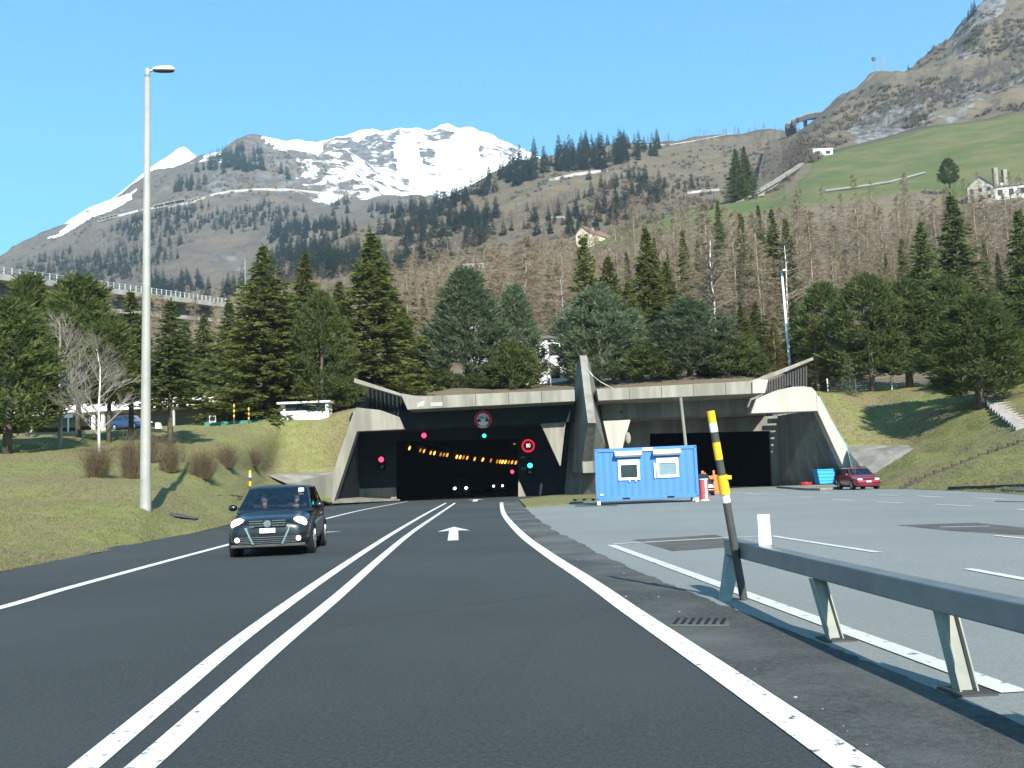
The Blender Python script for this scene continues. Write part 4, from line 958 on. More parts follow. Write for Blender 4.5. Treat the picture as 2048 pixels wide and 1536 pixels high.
    # wheels with dark arches
    for s in spec['axles']:
        for sx in (-1, 1):
            hw = interp([(a[0], a[3]) for a in st], s); rr = spec['wr']
            w = bpy.data.objects.new('wheel', None); COL.objects.link(w); w.parent = o; w.location = (sx * (hw - .105), y0 + s, rr)
            q = MB(); q.tube([(-.10, 0, 0), (-.09, 0, 0), (.09, 0, 0), (.10, 0, 0)], [rr * .93, rr, rr, rr * .93], 24); q.build('tyre', TYRE, w, smooth=False, world=False)
            q = MB(); q.disc((sx * .104, 0, 0), (sx, 0, 0), rr * .66, 24, thick=.03)
            for k in range(5):
                a = 2 * math.pi * k / 5; c = Vector((sx * .107, math.cos(a) * rr * .35, math.sin(a) * rr * .35)); t = Vector((0, -math.sin(a), math.cos(a))) * .035; ra = Vector((0, math.cos(a), math.sin(a))) * rr * .27
                q.prism([c - t - ra, c + t - ra, c + t * 1.4 + ra, c - t * 1.4 + ra], (sx * .012, 0, 0))
            q.build('rim', RIM, w, world=False)
            q = MB(); q.disc((sx * (hw + .004), y0 + s, rr * 1.02), (sx, 0, 0), rr * 1.16, 28, thick=.16, inner=rr * 1.0); q.build('wheel_arch', BLACK, o, world=False)
    # underside and floor
    q = MB(); q.box((-Wd * .44, y0 + .35, .16), (Wd * .44, y0 + L - .35, .24)); q.build('underbody', BLACK, o, world=False)
    return o, y0
def seats(o, y0, s, zb):
    for x in (-.36, .36):
        m = MB(); m.prism([(x - .25, y0 + s, zb), (x + .25, y0 + s, zb), (x + .24, y0 + s + .15, zb + .62), (x - .24, y0 + s + .15, zb + .62)], (0, .14, .02)); m.ball((x, y0 + s + .22, zb + .74), (.13, .06, .10), 8, 6)
        m.build('seat', SEAT, o, world=False)
    m = MB(); m.box((-.62, y0 + s + .95, zb), (.62, y0 + s + 1.1, zb + .52)); m.build('rear_seat', SEAT, o, world=False)
    m = MB(); m.box((-.70, y0 + 1.18, .82), (.70, y0 + 1.6, .93)); m.build('dashboard', SEAT, o, world=False)
def frontbits(o, y0, spec, lit=False):
    st = spec['st']
    for sx in (-1, 1):
        cx, s, z, rx, rz_ = spec['lamp']
        h = bpy.data.objects.new('headlight', None); COL.objects.link(h); h.parent = o; h.location = (sx * cx, y0 + s, z)
        m = MB(); m.ball((0, 0, 0), (rx, .12, rz_), 16, 8); m.build('lens', LENS if lit else HLENS, h, smooth=True, world=False)
        if spec.get('lamp2'):
            dx, ds, dz, r2 = spec['lamp2']; m = MB(); m.ball((-sx * dx, ds, dz), (r2, .10, r2 * .8), 14, 8); m.build('inner_lens', LENS if lit else HLENS, h, smooth=True, world=False)
        if spec.get('mirror'):
            ms, mz = spec['mirror']; m = MB(); m.ball((sx * (spec['W'] / 2 + .06), y0 + ms, mz), (.095, .06, .075), 10, 6); m.box((min(sx * (spec['W'] / 2 - .10), sx * (spec['W'] / 2 + .06)), y0 + ms, mz - .04), (max(sx * (spec['W'] / 2 - .10), sx * (spec['W'] / 2 + .06)), y0 + ms + .04, mz)); m.build('wing_mirror', spec['paint'], o, smooth=True, world=False)
    ps, pz = spec['plate']; m = MB(); m.box((-.15, y0 + ps, pz - .045), (.15, y0 + ps + .015, pz + .05)); m.build('number_plate', PLATE, o, world=False, bevel=.004)

# black hatchback coming out of the tunnel
BLK = car_paint('black_car_paint', (.006, .007, .008), .7); 
HB = dict(L=3.9, W=1.65, H=1.47, cowl=.98, wtop=1.66, rtop=3.25, rbase=3.72, belt=.94, gw=.755, rw=.605, axles=(.80, 3.26), wr=.30, paint=BLK, lamp=(.585, .20, .665, .155, .125), lamp2=(.22, -.03, -.03, .085), mirror=(1.25, 1.0), plate=(-.055, .53),
          st=[(.0, .30, .56, .52), (.03, .24, .66, .64), (.14, .19, .74, .735), (.36, .18, .80, .80), (.8, .18, .865, .825), (1.15, .18, .935, .828), (1.7, .18, .965, .83), (2.6, .18, .985, .83), (3.3, .18, 1.0, .82), (3.68, .21, .99, .78), (3.85, .26, .93, .72), (3.9, .34, .8, .6)])
fx = Vector((*GX(537, 1109), 0)); 
o, y0 = make_car('shiny black hatchback with lit headlights driving out of the tunnel', BLK, (fx.x, fx.y + HB['L'] / 2 - HB['axles'][0], 0.004), R(6), HB, name='hatchback_car')
HATCH = o
seats(o, y0, 2.0, .52); frontbits(o, y0, HB, True); o.scale = (1.04, 1.04, 1.0)
m = MB(); m.box((-.36, y0 - .035, .60), (.36, y0 + .10, .745)); m.build('grille', BLACK, o, world=False, bevel=.02)
for xa, xb in ((-.35, -.085), (.085, .35)):
    for z in (.725, .675, .625): m = MB(); m.box((xa, y0 - .047, z), (xb, y0 - .03, z + .014)); m.build('grille_bar', CHROME, o, world=False)
m = MB(); m.box((-.66, y0 - .01, .27), (.66, y0 + .12, .425)); m.build('lower_intake', BLACK, o, world=False, bevel=.02)
m = MB()
for z in (.395, .355, .315, .28): m.box((-.56, y0 - .03, z), (.56, y0 - .005, z + .011))
m.build('intake_bar', CHROME, o, world=False)
for sx in (-1, 1): m = MB(); m.prism([(sx * .41, y0 - .04, .60), (sx * .445, y0 - .04, .60), (sx * .30, y0 - .045, .26), (sx * .26, y0 - .045, .26)], (0, .06, 0)); m.build('bumper_trim', CHROME, o, world=False)
m = MB(); m.box((-.72, y0 + .0, .20), (.72, y0 + .1, .265)); m.build('bumper_lip', DGREY, o, world=False, bevel=.02)
for sx in (-1, 1):
    m = MB(); m.ball((sx * .59, y0 + .02, .36), (.062, .05, .062), 12, 8); m.build('fog_light', LENS, o, smooth=True, world=False)
# round badge: ring with the letters V over W
e = bpy.data.objects.new('badge', None); COL.objects.link(e); e.parent = o; e.location = (0, y0 - .062, .672)
m = MB(); m.disc((0, 0, 0), (0, -1, 0), .072, 28, thick=.02); m.build('roundel', mat('badge_back', (.3, .33, .36), .3, metal=.6), e, world=False)
m = MB(); m.disc((0, -.006, 0), (0, -1, 0), .075, 28, thick=.012, inner=.062)
def stroke(a, b, w=.007):
    a = Vector((a[0], -.006, a[1])); b = Vector((b[0], -.006, b[1])); t = (b - a).normalized(); s = Vector((t.z, 0, -t.x)) * w; m.prism([a - s, a + s, b + s, b - s], (0, -.008, 0))
for a, b in (((-.026, .058), (0, .004)), ((.026, .058), (0, .004)), ((-.056, .024), (-.026, -.052)), ((-.026, -.052), (0, -.006)), ((0, -.006), (.026, -.052)), ((.026, -.052), (.056, .024))): stroke(a, b)
m.build('letters', CHROME, e, world=False)
m = MB()
for k in range(3): m.box((-.34 + k * .028, y0 - .05, .595), (-.32 + k * .028, y0 - .036, .618))
m.build('trim_badge', CHROME, o, world=False)
m = MB(); m.box((.44, y0 + 1.43, 1.30), (.55, y0 + 1.50, 1.38)); m.build('sticker', WHITE, o, world=False)
for sx in (-1, 1):
    m = MB(); m.box((min(sx * .81, sx * .842), y0 + 2.15, .80), (max(sx * .81, sx * .842), y0 + 2.33, .84)); m.build('door_handle', BLK, o, world=False, bevel=.01)

SKIN = mat('skin', (.45, .26, .18), .6); HAIR = mat('dark_hair', (.015, .012, .01), .7); SHIRT = mat('dark_jacket', (.03, .035, .045), .9); SHIRT2 = mat('grey_shirt', (.18, .19, .19), .9)
def seated(label, base, rz, shirt, hand_face=False):
    """upper body seated behind the windscreen; faces -Y"""
    o = thing('person', label, 'person', base, rz)
    def skin(name, chains, rads, mt):
        me = bpy.data.meshes.new(name); vs = []; es = []; rr = []
        for c, r_c in zip(chains, rads):
            for i, (p, r1) in enumerate(zip(c, r_c)):
                if isinstance(p, int): idx = p
                else: vs.append(p); rr.append(r1); idx = len(vs) - 1
                if i: es.append((last, idx))
                last = idx
        me.from_pydata(vs, es, []); me.update(); ob = link(name, me, o, world=False)
        sk = ob.modifiers.new('skin', 'SKIN'); sk.use_smooth_shade = True
        for i, v in enumerate(me.skin_vertices[0].data): v.radius = (rr[i], rr[i] * .8); v.use_root = (i == 0)
        ob.modifiers.new('sub', 'SUBSURF').levels = 1; me.materials.append(mt); return ob
    # pelvis 0, belly 1, chest 2, neckbase 3
    ch = [[(0, 0, .05), (0, -.02, .2), (0, -.02, .38), (0, -.02, .50)]]; rd = [[.15, .14, .17, .08]]
    hl = (.04, -.30, .44) if hand_face else (.12, -.36, .30)
    hr = (-.04, -.30, .42) if hand_face else (-.12, -.36, .30)
    ch += [[2, (.20, -.02, .44), (.27, -.14, .24), hl], [2, (-.20, -.02, .44), (-.27, -.14, .24), hr], [0, (.12, -.25, .06), (.13, -.48, .1), (.13, -.56, -.25)], [0, (-.12, -.25, .06), (-.13, -.48, .1), (-.13, -.56, -.25)]]
    rd += [[0, .065, .05, .035], [0, .065, .05, .035], [0, .085, .07, .05], [0, .085, .07, .05]]
    skin('clothing', ch, rd, shirt)
    m = MB(); m.ball((0, -.03, .68), (.078, .098, .118), 16, 12); m.tube([(0, -.02, .5), (0, -.02, .6)], .05, 10); m.ball((0, -.13, .67), (.016, .025, .03), 8, 6); m.ball((.08, -.02, .675), (.012, .025, .035), 6, 5); m.ball((-.08, -.02, .675), (.012, .025, .035), 6, 5)
    m.build('head', SKIN, o, smooth=True, world=False)
    m = MB(); m.ball((0, -.005, .715), (.088, .10, .10), 14, 8); m.build('hair', HAIR, o, smooth=True, world=False)
    m = MB()
    for sx in (-.03, .03): m.ball((sx, -.118, .69), (.012, .012, .008), 6, 5)
    m.ball((0, -.122, .635), (.025, .012, .007), 8, 5); m.build('face_features', HAIR, o, world=False)
    for h, sx in ((hl, 1), (hr, -1)):
        m = MB(); m.ball(h, (.04, .045, .03), 8, 6)
        for k in range(4): m.tube([(h[0] - .03 + k * .02, h[1] - .03, h[2]), (h[0] - .03 + k * .02, h[1] - .075 + abs(k - 1.5) * .008, h[2] + .01), (h[0] - .03 + k * .02, h[1] - .085, h[2] - .03)], .009, 6)
        m.tube([(h[0] - sx * .035, h[1], h[2]), (h[0] - sx * .06, h[1] - .04, h[2] + .01)], .011, 6)
        m.build('hand', SKIN, o, smooth=True, world=False)
    return o
cm = Matrix.LocRotScale(HATCH.location, HATCH.rotation_euler, None)
seated('driver in a dark jacket with both hands at the wheel of the black hatchback', cm @ Vector((.36, y0 + 1.98, .56)), R(6), SHIRT, True)
seated('passenger in a grey shirt seated beside the driver of the black hatchback', cm @ Vector((-.36, y0 + 2.02, .50)), R(6), SHIRT2)

# red estate car and dark car on the forecourt
REDC = car_paint('red_car_paint', (.30, .012, .03)); DKC = car_paint('dark_car_paint', (.012, .012, .025)); BLC = car_paint('blue_car_paint', (.02, .045, .14))
ES = dict(L=4.35, W=1.68, H=1.42, cowl=1.15, wtop=1.85, rtop=4.0, rbase=4.28, belt=.92, gw=.76, rw=.60, axles=(.86, 3.42), wr=.30, paint=REDC, lamp=(.52, .05, .64, .19, .075), mirror=(1.4, .97), plate=(-.04, .50), bp=4,
          st=[(.0, .32, .58, .60), (.03, .26, .68, .68), (.14, .2, .73, .76), (.4, .18, .78, .81), (.9, .18, .85, .83), (1.25, .18, .90, .84), (2.0, .18, .94, .84), (3.2, .18, .96, .84), (4.0, .2, .95, .82), (4.27, .26, .93, .78), (4.35, .34, .8, .68)])
c = Vector((*GX(1728, 979), .0045)); o, y0 = make_car('dark red estate car parked on the forecourt below the grass bank', REDC, (c.x + .1, c.y + 1.4, c.z), R(-1), ES, name='parked_car')
frontbits(o, y0, ES); seats(o, y0, 2.1, .5)
m = MB(); m.box((-.4, y0 - .02, .62), (.4, y0 + .1, .70)); m.build('grille', BLACK, o, world=False); m = MB(); m.box((-.75, y0 - .03, .40), (.75, y0 + .05, .44)); m.build('bumper_strip', BLACK, o, world=False)
m = MB()
for sx in (-1, 1): m.box((sx * .55 - .015, y0 + 1.95, 1.42), (sx * .55 + .015, y0 + 3.9, 1.47))
m.build('roof_rail', BLACK, o, world=False)
SD = dict(ES); SD.update(paint=DKC, L=4.2, rtop=3.5, rbase=3.95, mirror=(1.4, .97), glass=GLASSD)
c = Vector((*GX(1410, 992), .0045)); o, y0 = make_car('dark parked car half hidden behind the blue container', DKC, (c.x, c.y + 2.1, c.z), R(-4), SD, name='parked_car')
frontbits(o, y0, SD)
m = MB(); m.box((-.75, y0 - .04, .52), (-.25, y0 + .02, .57)); m.box((.25, y0 - .04, .52), (.75, y0 + .02, .57)); m.box((-.7, y0 - .035, .36), (.7, y0 + .02, .39)); m.build('bumper_strip', PLATE, o, world=False)
m = MB(); m.box((-.4, y0 - .02, .6), (.4, y0 + .1, .68)); m.build('grille', BLACK, o, world=False)
# blue car on the upper road at the white gallery
q = hit(255, 866); bp_ = P(250, 858, 90)
SB = dict(SD); SB.update(paint=BLC)
gz = ground(bp_.x, 91.5)
o, y0 = make_car('dark blue car waiting on the upper road under the white gallery', BLC, (bp_.x, 91.5, gz + .02), R(62), SB, name='parked_car')
frontbits(o, y0, SB)
# headlights deep in the tunnel: two vans on the carriageway
for (px, Y, lab) in ((920.5, 104, 'van nearest in the tunnel, seen as two pinkish headlights low in the dark'), (996, 135, 'farther van in the tunnel, seen as two small headlights by the wall')):
    zb_ = .95
    x = P(px, 970, Y).x; o = thing('oncoming_van', lab, 'van', (x, Y, 0.004), R(-7), 'vans driving in the dark tunnel')
    m = MB(); m.hull2([(-.95, 0, .35), (.95, 0, .35), (.9, .15, 1.15), (.8, .95, 2.1), (-.8, .95, 2.1), (-.9, .15, 1.15)], [(-.95, 5, .35), (.95, 5, .35), (.95, 5, 1.15), (.85, 5, 2.1), (-.85, 5, 2.1), (-.95, 5, 1.15)]); m.build('body', BLACKP, o, world=False, bevel=.05)
    m = MB(); m.hull2([(-.8, .24, 1.24), (.8, .24, 1.24), (.72, .88, 1.98), (-.72, .88, 1.98)], [(-.8, .22, 1.26), (.8, .22, 1.26), (.72, .86, 2.0), (-.72, .86, 2.0)]); m.build('windscreen', GLASSD, o, world=False)
    for sx in (-1, 1):
        m = MB(); m.ball((sx * .62, .03, .98), (.15, .12, .13), 12, 8); m.build('headlight', WHL, o, smooth=True, world=False)
        for yy in (.9, 4): m = MB(); m.tube([(sx * .8 - .1, yy, .34), (sx * .8 + .1, yy, .34)], .34, 16); m.build('wheel', TYRE, o, world=False)

# ---------------------------------------------------------------- buildings and structures
def beam(m, a, b, w, h, up=Vector((0, 0, 1)), mi=0):
    a = Vector(a); b = Vector(b); t = (b - a).normalized(); s = t.cross(up).normalized() * w / 2; u = Vector((0, 0, h))
    m.hull2([a - s, a + s, a + s + u, a - s + u], [b - s, b + s, b + s + u, b - s + u], mi)
# white road gallery on the upper left
o = thing('road_gallery', 'long white road gallery with shaded back wall behind the pines', 'road gallery', (P(200, 860, 95).x, 95, ground(P(200, 860, 95).x, 95)))
ya = 93
m = MB(); m.hull2([P(-260, 838, ya), P(427, 789, ya), P(427, 808, ya), P(-260, 852, ya)], [p + Vector((0, 7, 0)) for p in (P(-260, 838, ya), P(427, 789, ya), P(427, 808, ya), P(-260, 852, ya))]); m.build('roof', PLASTER, o)
zb0 = ground(P(-260, 870, 98).x, 98) - 1.0
def dropz(p, z): return Vector((p.x, p.y, z))
m = MB(); a, b = P(-260, 850, 98.5), P(421, 806, 98.5); zg = ground(P(200, 860, 98).x, 98) - 1.5
m.hull2([a, b, dropz(b, zg), dropz(a, zg)], [p + Vector((0, .5, 0)) for p in (a, b, dropz(b, zg), dropz(a, zg))]); m.build('back_wall', mat('gallery_grey', (.42, .43, .41), .9, var=(.48, .49, .47), vscale=.4), o)
a, b, c, d_ = P(428, 786, ya - .2), P(458, 790, ya + 5), P(434, 835, ya + 3), P(432, 835, ya - .2)
m = MB(); m.prism([a, b, c, d_], (.25, 0, 0)); m.build('end_wing', CONC, o)
m = MB()
for x in (-120, -20, 60, 186, 205, 345): 
    p = P(x, 860, ya + .5); m.box((p.x - .16, p.y, p.z - 1.8), (p.x + .16, p.y + .3, P(x, 818 - x * .03, ya).z))
m.build('column', PLASTER, o)
# kerb wall along the upper road
m = MB(); pts = [(-260, 893), (0, 869), (80, 867), (130, 864), (220, 863), (345, 858), (411, 850)]
for (x0, y0_), (x1, y1_) in zip(pts, pts[1:]):
    a, b = P(x0, y0_, 91.5), P(x1, y1_, 91.5); hgt = .55 if x1 <= 80 else .28
    m.hull2([a, b, b + Vector((0, 0, -1.6)), a + Vector((0, 0, -1.6))], [p + Vector((0, .35, 0)) for p in (a, b, b + Vector((0, 0, -1.6)), a + Vector((0, 0, -1.6)))])
tag(m.build('parapet', PLASTER), 'low white parapet wall at the foot of the white road gallery', 'parapet wall')
for px, lab in ((204, 'white block post by the front of the dark blue car'), (318, 'white block post just right of the tall street lamp')):
    p = P(px, 862, 90); gz = ground(p.x, 90); m = MB(); m.prism([(p.x - .35, 90, gz - .1), (p.x + .25, 90, gz - .1), (p.x - .02, 90, P(px, 845, 90).z), (p.x - .35, 90, P(px, 845, 90).z)], (0, .5, 0)); tag(m.build('concrete_block', PLASTER), lab, 'concrete block')
p = P(136, 832, 89); gz = ground(p.x, 89); o = thing('white_sign', 'plain white sign board on a post under the white gallery roof', 'sign', (p.x, 89, gz), group=None)
m = MB(); m.box((-.42, 0, p.z - gz - .15), (.42, .04, p.z - gz + .2)); m.build('board', WHITE, o, world=False); m = MB(); m.tube([(0, .05, -.1), (0, .05, p.z - gz + .1)], .07, 8); m.build('post', WHITE, o, world=False)
p = P(425, 838, 88); gz = ground(p.x, 88); o = thing('white_sign', 'small square white-rimmed frame sign at the end of the green fence', 'sign', (p.x, 88, gz))
m = MB(); s_ = .3; zc = p.z - gz
m.box((-s_, 0, zc - s_), (s_, .05, zc - s_ + .06)); m.box((-s_, 0, zc + s_ - .06), (s_, .05, zc + s_)); m.box((-s_, 0, zc - s_ + .061), (-s_ + .06, .05, zc + s_ - .061)); m.box((s_ - .06, 0, zc - s_ + .061), (s_, .05, zc + s_ - .061)); m.build('rim', WHITE, o, world=False)
m = MB(); m.box((-s_ + .06, .02, zc - s_ + .06), (s_ - .06, .045, zc + s_ - .06)); m.build('panel', DGREY, o, world=False); m = MB(); m.tube([(0, .08, -.2), (0, .08, zc)], .04, 6); m.build('post', STEEL, o, world=False)
# green fence
m = MB(); a, b = P(409, 845, 86.5), P(545, 838, 88); dn = Vector((0, 0, -1.2)); m.hull2([a, b, b + dn, a + dn], [p + Vector((0, .08, 0)) for p in (a, b, b + dn, a + dn)])
tag(m.build('green_fence', GREENP), 'low green board fence along the top of the left grass bank', 'fence')
# white shed with grass roof
p0, p1 = P(560, 838, 87.2), P(657, 834, 87.2); gz = ground((p0.x + p1.x) / 2, 87.2); zt = P(610, 799, 87.2).z
o = thing('white_shed', 'low white shed with a dark opening among the spruces', 'shed', (p0.x, 87.2, gz)); ww = p1.x - p0.x; hh_ = zt - gz
m = MB(); m.box((0, 0, -.4), (ww * .55, 2, hh_ * .45)); m.box((ww * .55, 0, -.4), (ww, 2, hh_ * .38)); m.box((0, .3, hh_ * .45), (ww, 2, hh_ * .8)); m.box((ww * .94, 0, hh_ * .38), (ww, .3, hh_ * .8)); m.build('wall', PLASTER, o, world=False)
m = MB(); m.box((ww * .1, .22, hh_ * .46), (ww * .93, .29, hh_ * .78)); m.build('window', GLASSD, o, world=False)
m = MB(); m.box((-.2, -.3, hh_ * .805), (ww + .2, 2.2, hh_ * .90)); m.build('roof', PLASTER, o, world=False)
# big white house behind the central trees
def house(label, px0, px1, pyb, pyt, Y, wall, roofm, depth, roof='gable', name='house', rows=2, cols=4, ry=.28, gz_pix=None, rz=0.0):
    a, b = P(px0, pyb, Y), P(px1, pyb, Y); W_ = b.x - a.x; zb_ = ground((a.x + b.x) / 2, Y) if gz_pix is None else a.z
    H_ = P((px0 + px1) / 2, pyt, Y).z - zb_; he = H_ * (1 - ry)
    o = thing(name, label, 'house', (a.x, Y, zb_), rz)
    m = MB(); m.box((0, 0, -3), (W_, depth, he))
    if roof == 'gable': m.prism([(0.0, 0, he + .001), (W_, 0, he + .001), (W_ / 2, 0, H_)], (0, depth, 0))
    m.build('wall', wall, o, world=False)
    m = MB()
    if roof == 'gable':
        for sx in (0, 1):
            x0_, x1_ = (W_ / 2, -.4) if sx == 0 else (W_ / 2, W_ + .4); z1 = he - (H_ - he) * .4 / (W_ / 2)
            m.prism([(x0_, -.5, H_ + .02), (x1_, -.5, z1 + .02), (x1_, -.5, z1 + .25), (x0_, -.5, H_ + .25)], (0, depth + 1, 0))
    elif roof == 'side':
        m.hull2([(-.4, -.5, he), (-.4, depth + .5, he), (-.4, depth / 2, H_)], [(W_ + .4, -.5, he), (W_ + .4, depth + .5, he), (W_ + .4, depth / 2, H_)])
    else: m.box((-.3, -.3, he + .002), (W_ + .3, depth + .3, H_))
    r = m.build('roof', roofm, o, world=False)
    m = MB(); m.box((W_ * .3, depth * .5, he), (W_ * .3 + W_ * .06 + .3, depth * .5 + .6, H_ + .9)); ch = m.build('chimney', PLASTER, r, world=False)
    for i in range(rows):
        for j in range(cols):
            x = W_ * (j + .5) / cols; z = he * (i + .5) / rows
            w = W_ / cols * .22; h = he / rows * .26
            q = MB(); q.box((x - w, -.03, z - h), (x + w, .02, z + h)); wn = q.build('window', GLASSD, o, world=False)
    return o
house('white building glimpsed through the trees just left of the concrete fin', 1040, 1136, 790, 672, 116, PLASTER, SLATE, 9, 'flat', ry=.06, rows=2, cols=2, name='white_building')
house('white building glimpsed between the blue-green pines above the tunnel mouth', 935, 1020, 790, 588, 150, PLASTER, SLATE, 8, 'side', ry=.18, rows=3, cols=4, name='white_building')
house('low white wall-like hut showing over the left canopy of the portal', 820, 862, 800, 778, 106, PLASTER, SLATE, 4, 'flat', ry=.1, rows=1, cols=2, name='white_hut')
house('long white farmhouse among bare larches in the middle of the valley', 926, 978, 530, 515, 385, PLASTER, SLATE, 10, 'side', ry=.35, rows=1, cols=5)
h = house('cream house with red tiled roof at the edge of the green meadow', 1152, 1185, 482, 455, 395, CREAM, TILE, 18, 'gable', ry=.4, rows=2, cols=2, rz=R(-38))
house('white barn with a broad slate roof above the larches on the right', 1936, 1982, 395, 356, 330, mat('barn_plaster', (.42, .39, .33), .9, var=(.32, .29, .24), vscale=.3), SLATE, 16, 'gable', ry=.4, rows=2, cols=3, rz=R(-30))
house('weathered white house behind the barn at the right edge', 1990, 2052, 398, 364, 330, PLASTER, SLATE, 9, 'side', ry=.3, rows=1, cols=3, rz=R(-14))
house('pale ruined wall hut at the upper corner of the green meadow', 1628, 1667, 320, 297, 518, PLASTER, PLASTER, 6, 'flat', ry=.1, rows=1, cols=2, name='stone_hut')
house('tiny white chalet high on the rocky slope at the right edge', 2030, 2058, 134, 112, 780, PLASTER, SLATE, 10, 'gable', ry=.4, rows=1, cols=2, name='chalet')
for (px, py, nm) in ((1991, 340, 'left one'), (2010, 343, 'right one')):
    p = P(px, py, 335); m = MB(); m.box((p.x - .7, p.y, p.z - 12), (p.x + .7, p.y + 1.4, p.z + .9)); tag(m.build('chimney_stack', CONC), 'white chimney stack above the barn, the %s of the pair' % nm, 'chimney stack')

# viaduct
o = thing('viaduct', 'concrete motorway viaduct with railing climbing out at the left', 'viaduct', (P(200, 570, 150).x, 150, 25))
e0, e1 = P(-420, 491, 100), P(452, 606, 195)
t = (e1 - e0); side = Vector((-t.y, t.x, 0)).normalized(); 
if side.y < 0: side = -side
def lane(off, z0, z1, w0, w1): return [e0 + side * w0 + Vector((0, 0, z0)), e0 + side * w1 + Vector((0, 0, z0)), e0 + side * w1 + Vector((0, 0, z1)), e0 + side * w0 + Vector((0, 0, z1))], [e1 + side * w0 + Vector((0, 0, z0)), e1 + side * w1 + Vector((0, 0, z0)), e1 + side * w1 + Vector((0, 0, z1)), e1 + side * w0 + Vector((0, 0, z1))]
m = MB(); m.hull2(*lane(0, -.9, -.05, 0, 11)); m.build('deck', CONCW, o)
m = MB(); m.hull2(*lane(0, -3.2, -.95, 2.6, 8)); m.build('girder', CONCG, o)
m = MB(); m.hull2(*lane(0, -3.9, -3.21, .9, 8.6)); m.build('lower_flange', CONCW, o)
m = MB(); m.hull2(*lane(0, .85, .95, .1, .2)); m.hull2(*lane(0, .45, .52, .1, .2))
n = 60
for i in range(n + 1):
    p = e0.lerp(e1, i / n) + side * .1; m.box((p.x - .07, p.y, p.z - .05), (p.x + .07, p.y + .14, p.z + 1.0))
m.build('railing', STEEL, o)
for q in (.12, .42, .72):
    p = e0.lerp(e1, q) + side * 4; m = MB(); m.box((p.x - 1.4, p.y - 1, ground(p.x, p.y) - 2), (p.x + 1.4, p.y + 1, p.z - 3.95)); m.build('pier', CONCG, o)
# fence behind the right bank
o = thing('post_fence', 'wire fence on white posts along the top of the right bank', 'fence', (P(1800, 775, 101).x, 101, 9))
m = MB(); pr = []
for px in (1655, 1711, 1783, 1863, 1938, 2013, 2090, 2170):
    Y = 101.5 if px < 1900 else 101.5 - (px - 1900) * .035
    p = P(px, 770, Y); gz = ground(p.x, p.y); pr.append((p.x, p.y, gz)); m = MB(); m.box((p.x - .06, p.y - .06, gz - .2), (p.x + .06, p.y + .06, gz + 1.35)); m.build('post', WHITE, o)
m = MB()
for z in (.15, .4, .65, .9, 1.15):
    m.tube([(a, b + .07, c + z) for a, b, c in pr], .014, 4)
for (a, b) in zip(pr, pr[1:]):
    A, B = Vector(a), Vector(b)
    for k in range(1, 14): p = A.lerp(B, k / 14); m.tube([p + Vector((0, .07, .1)), p + Vector((0, .07, 1.2))], .01, 3)
m.build('wire_mesh', STEEL, o)
# timber steps climbing the right bank, stone stair above
o = thing('garden_steps', 'flight of dark timber edged steps climbing the right grass bank', 'steps', hit(1800, 974)[0])
sp = [(1812, 976), (1822, 971), (1832, 965.5), (1843, 959), (1861, 952), (1879, 945), (1897, 938.5), (1915, 931.5), (1933, 924.5), (1950, 917.5), (1968, 910.5), (1987, 903.5), (2006, 896.5), (2027, 889.5), (2046, 884), (2066, 877)]
for k, (px, py) in enumerate(sp):
    h_ = hit(px, py)[0]; m = MB(); w = .36; m.box((h_.x - w, h_.y - .06, h_.z - .18), (h_.x + w, h_.y + .06, h_.z + .13)); m.build('step', WOOD, o)
o = thing('stone_stair', 'broad pale stone stair running down the right bank', 'stone stair', hit(2020, 820)[0])
qa, qb = hit(1992, 797)[0], hit(2066, 852)[0]; run = (qb - qa); run.z = 0; run.normalize(); wid = Vector((-run.y, run.x, 0)) * 1.15
for k in range(14):
    u = k / 13; h_ = hit(1992 + 74 * u, 797 + 55 * u)[0]; a_ = run * .42; c_ = [h_ - a_ - wid, h_ + a_ - wid, h_ + a_ + wid, h_ - a_ + wid]
    m = MB(); m.prism([p + Vector((0, 0, -.3)) for p in c_], (0, 0, .325)); m.build('step', STONE, o)
# dark edging and worn strip at the foot of the right bank
m = MB()
A = [(1800, 981.5), (1850, 980.5), (1900, 979), (1960, 977.5), (2060, 974.5)]
for a, b in zip(A, A[1:]):
    p, q = hit(*a), hit(*b)
    if p and q: m.hull2([p[0], q[0], q[0] + Vector((0, 0, .14)), p[0] + Vector((0, 0, .14))], [v + Vector((0, .25, 0)) for v in (p[0], q[0], q[0] + Vector((0, 0, .14)), p[0] + Vector((0, 0, .14)))])
tag(m.build('timber_edging', WOOD), 'dark timber edging along the foot of the right grass bank', 'edging')
for pp, nm in (([(2000, 979), (2048, 977), (2070, 977), (2070, 986), (2010, 983)], 'worn_patch'), ([(338, 1027), (355, 1029), (398, 1038), (390, 1041), (345, 1035)], 'worn_patch'), ([(430, 993), (470, 992), (500, 998), (480, 1000)], 'worn_patch')):
    pts = [h_[0] + Vector((0, 0, .06)) for h_ in (hit(*q) for q in pp) if h_]
    if len(pts) > 2: m = MB(); m.poly(pts); structure(m.build(nm, LOTD))

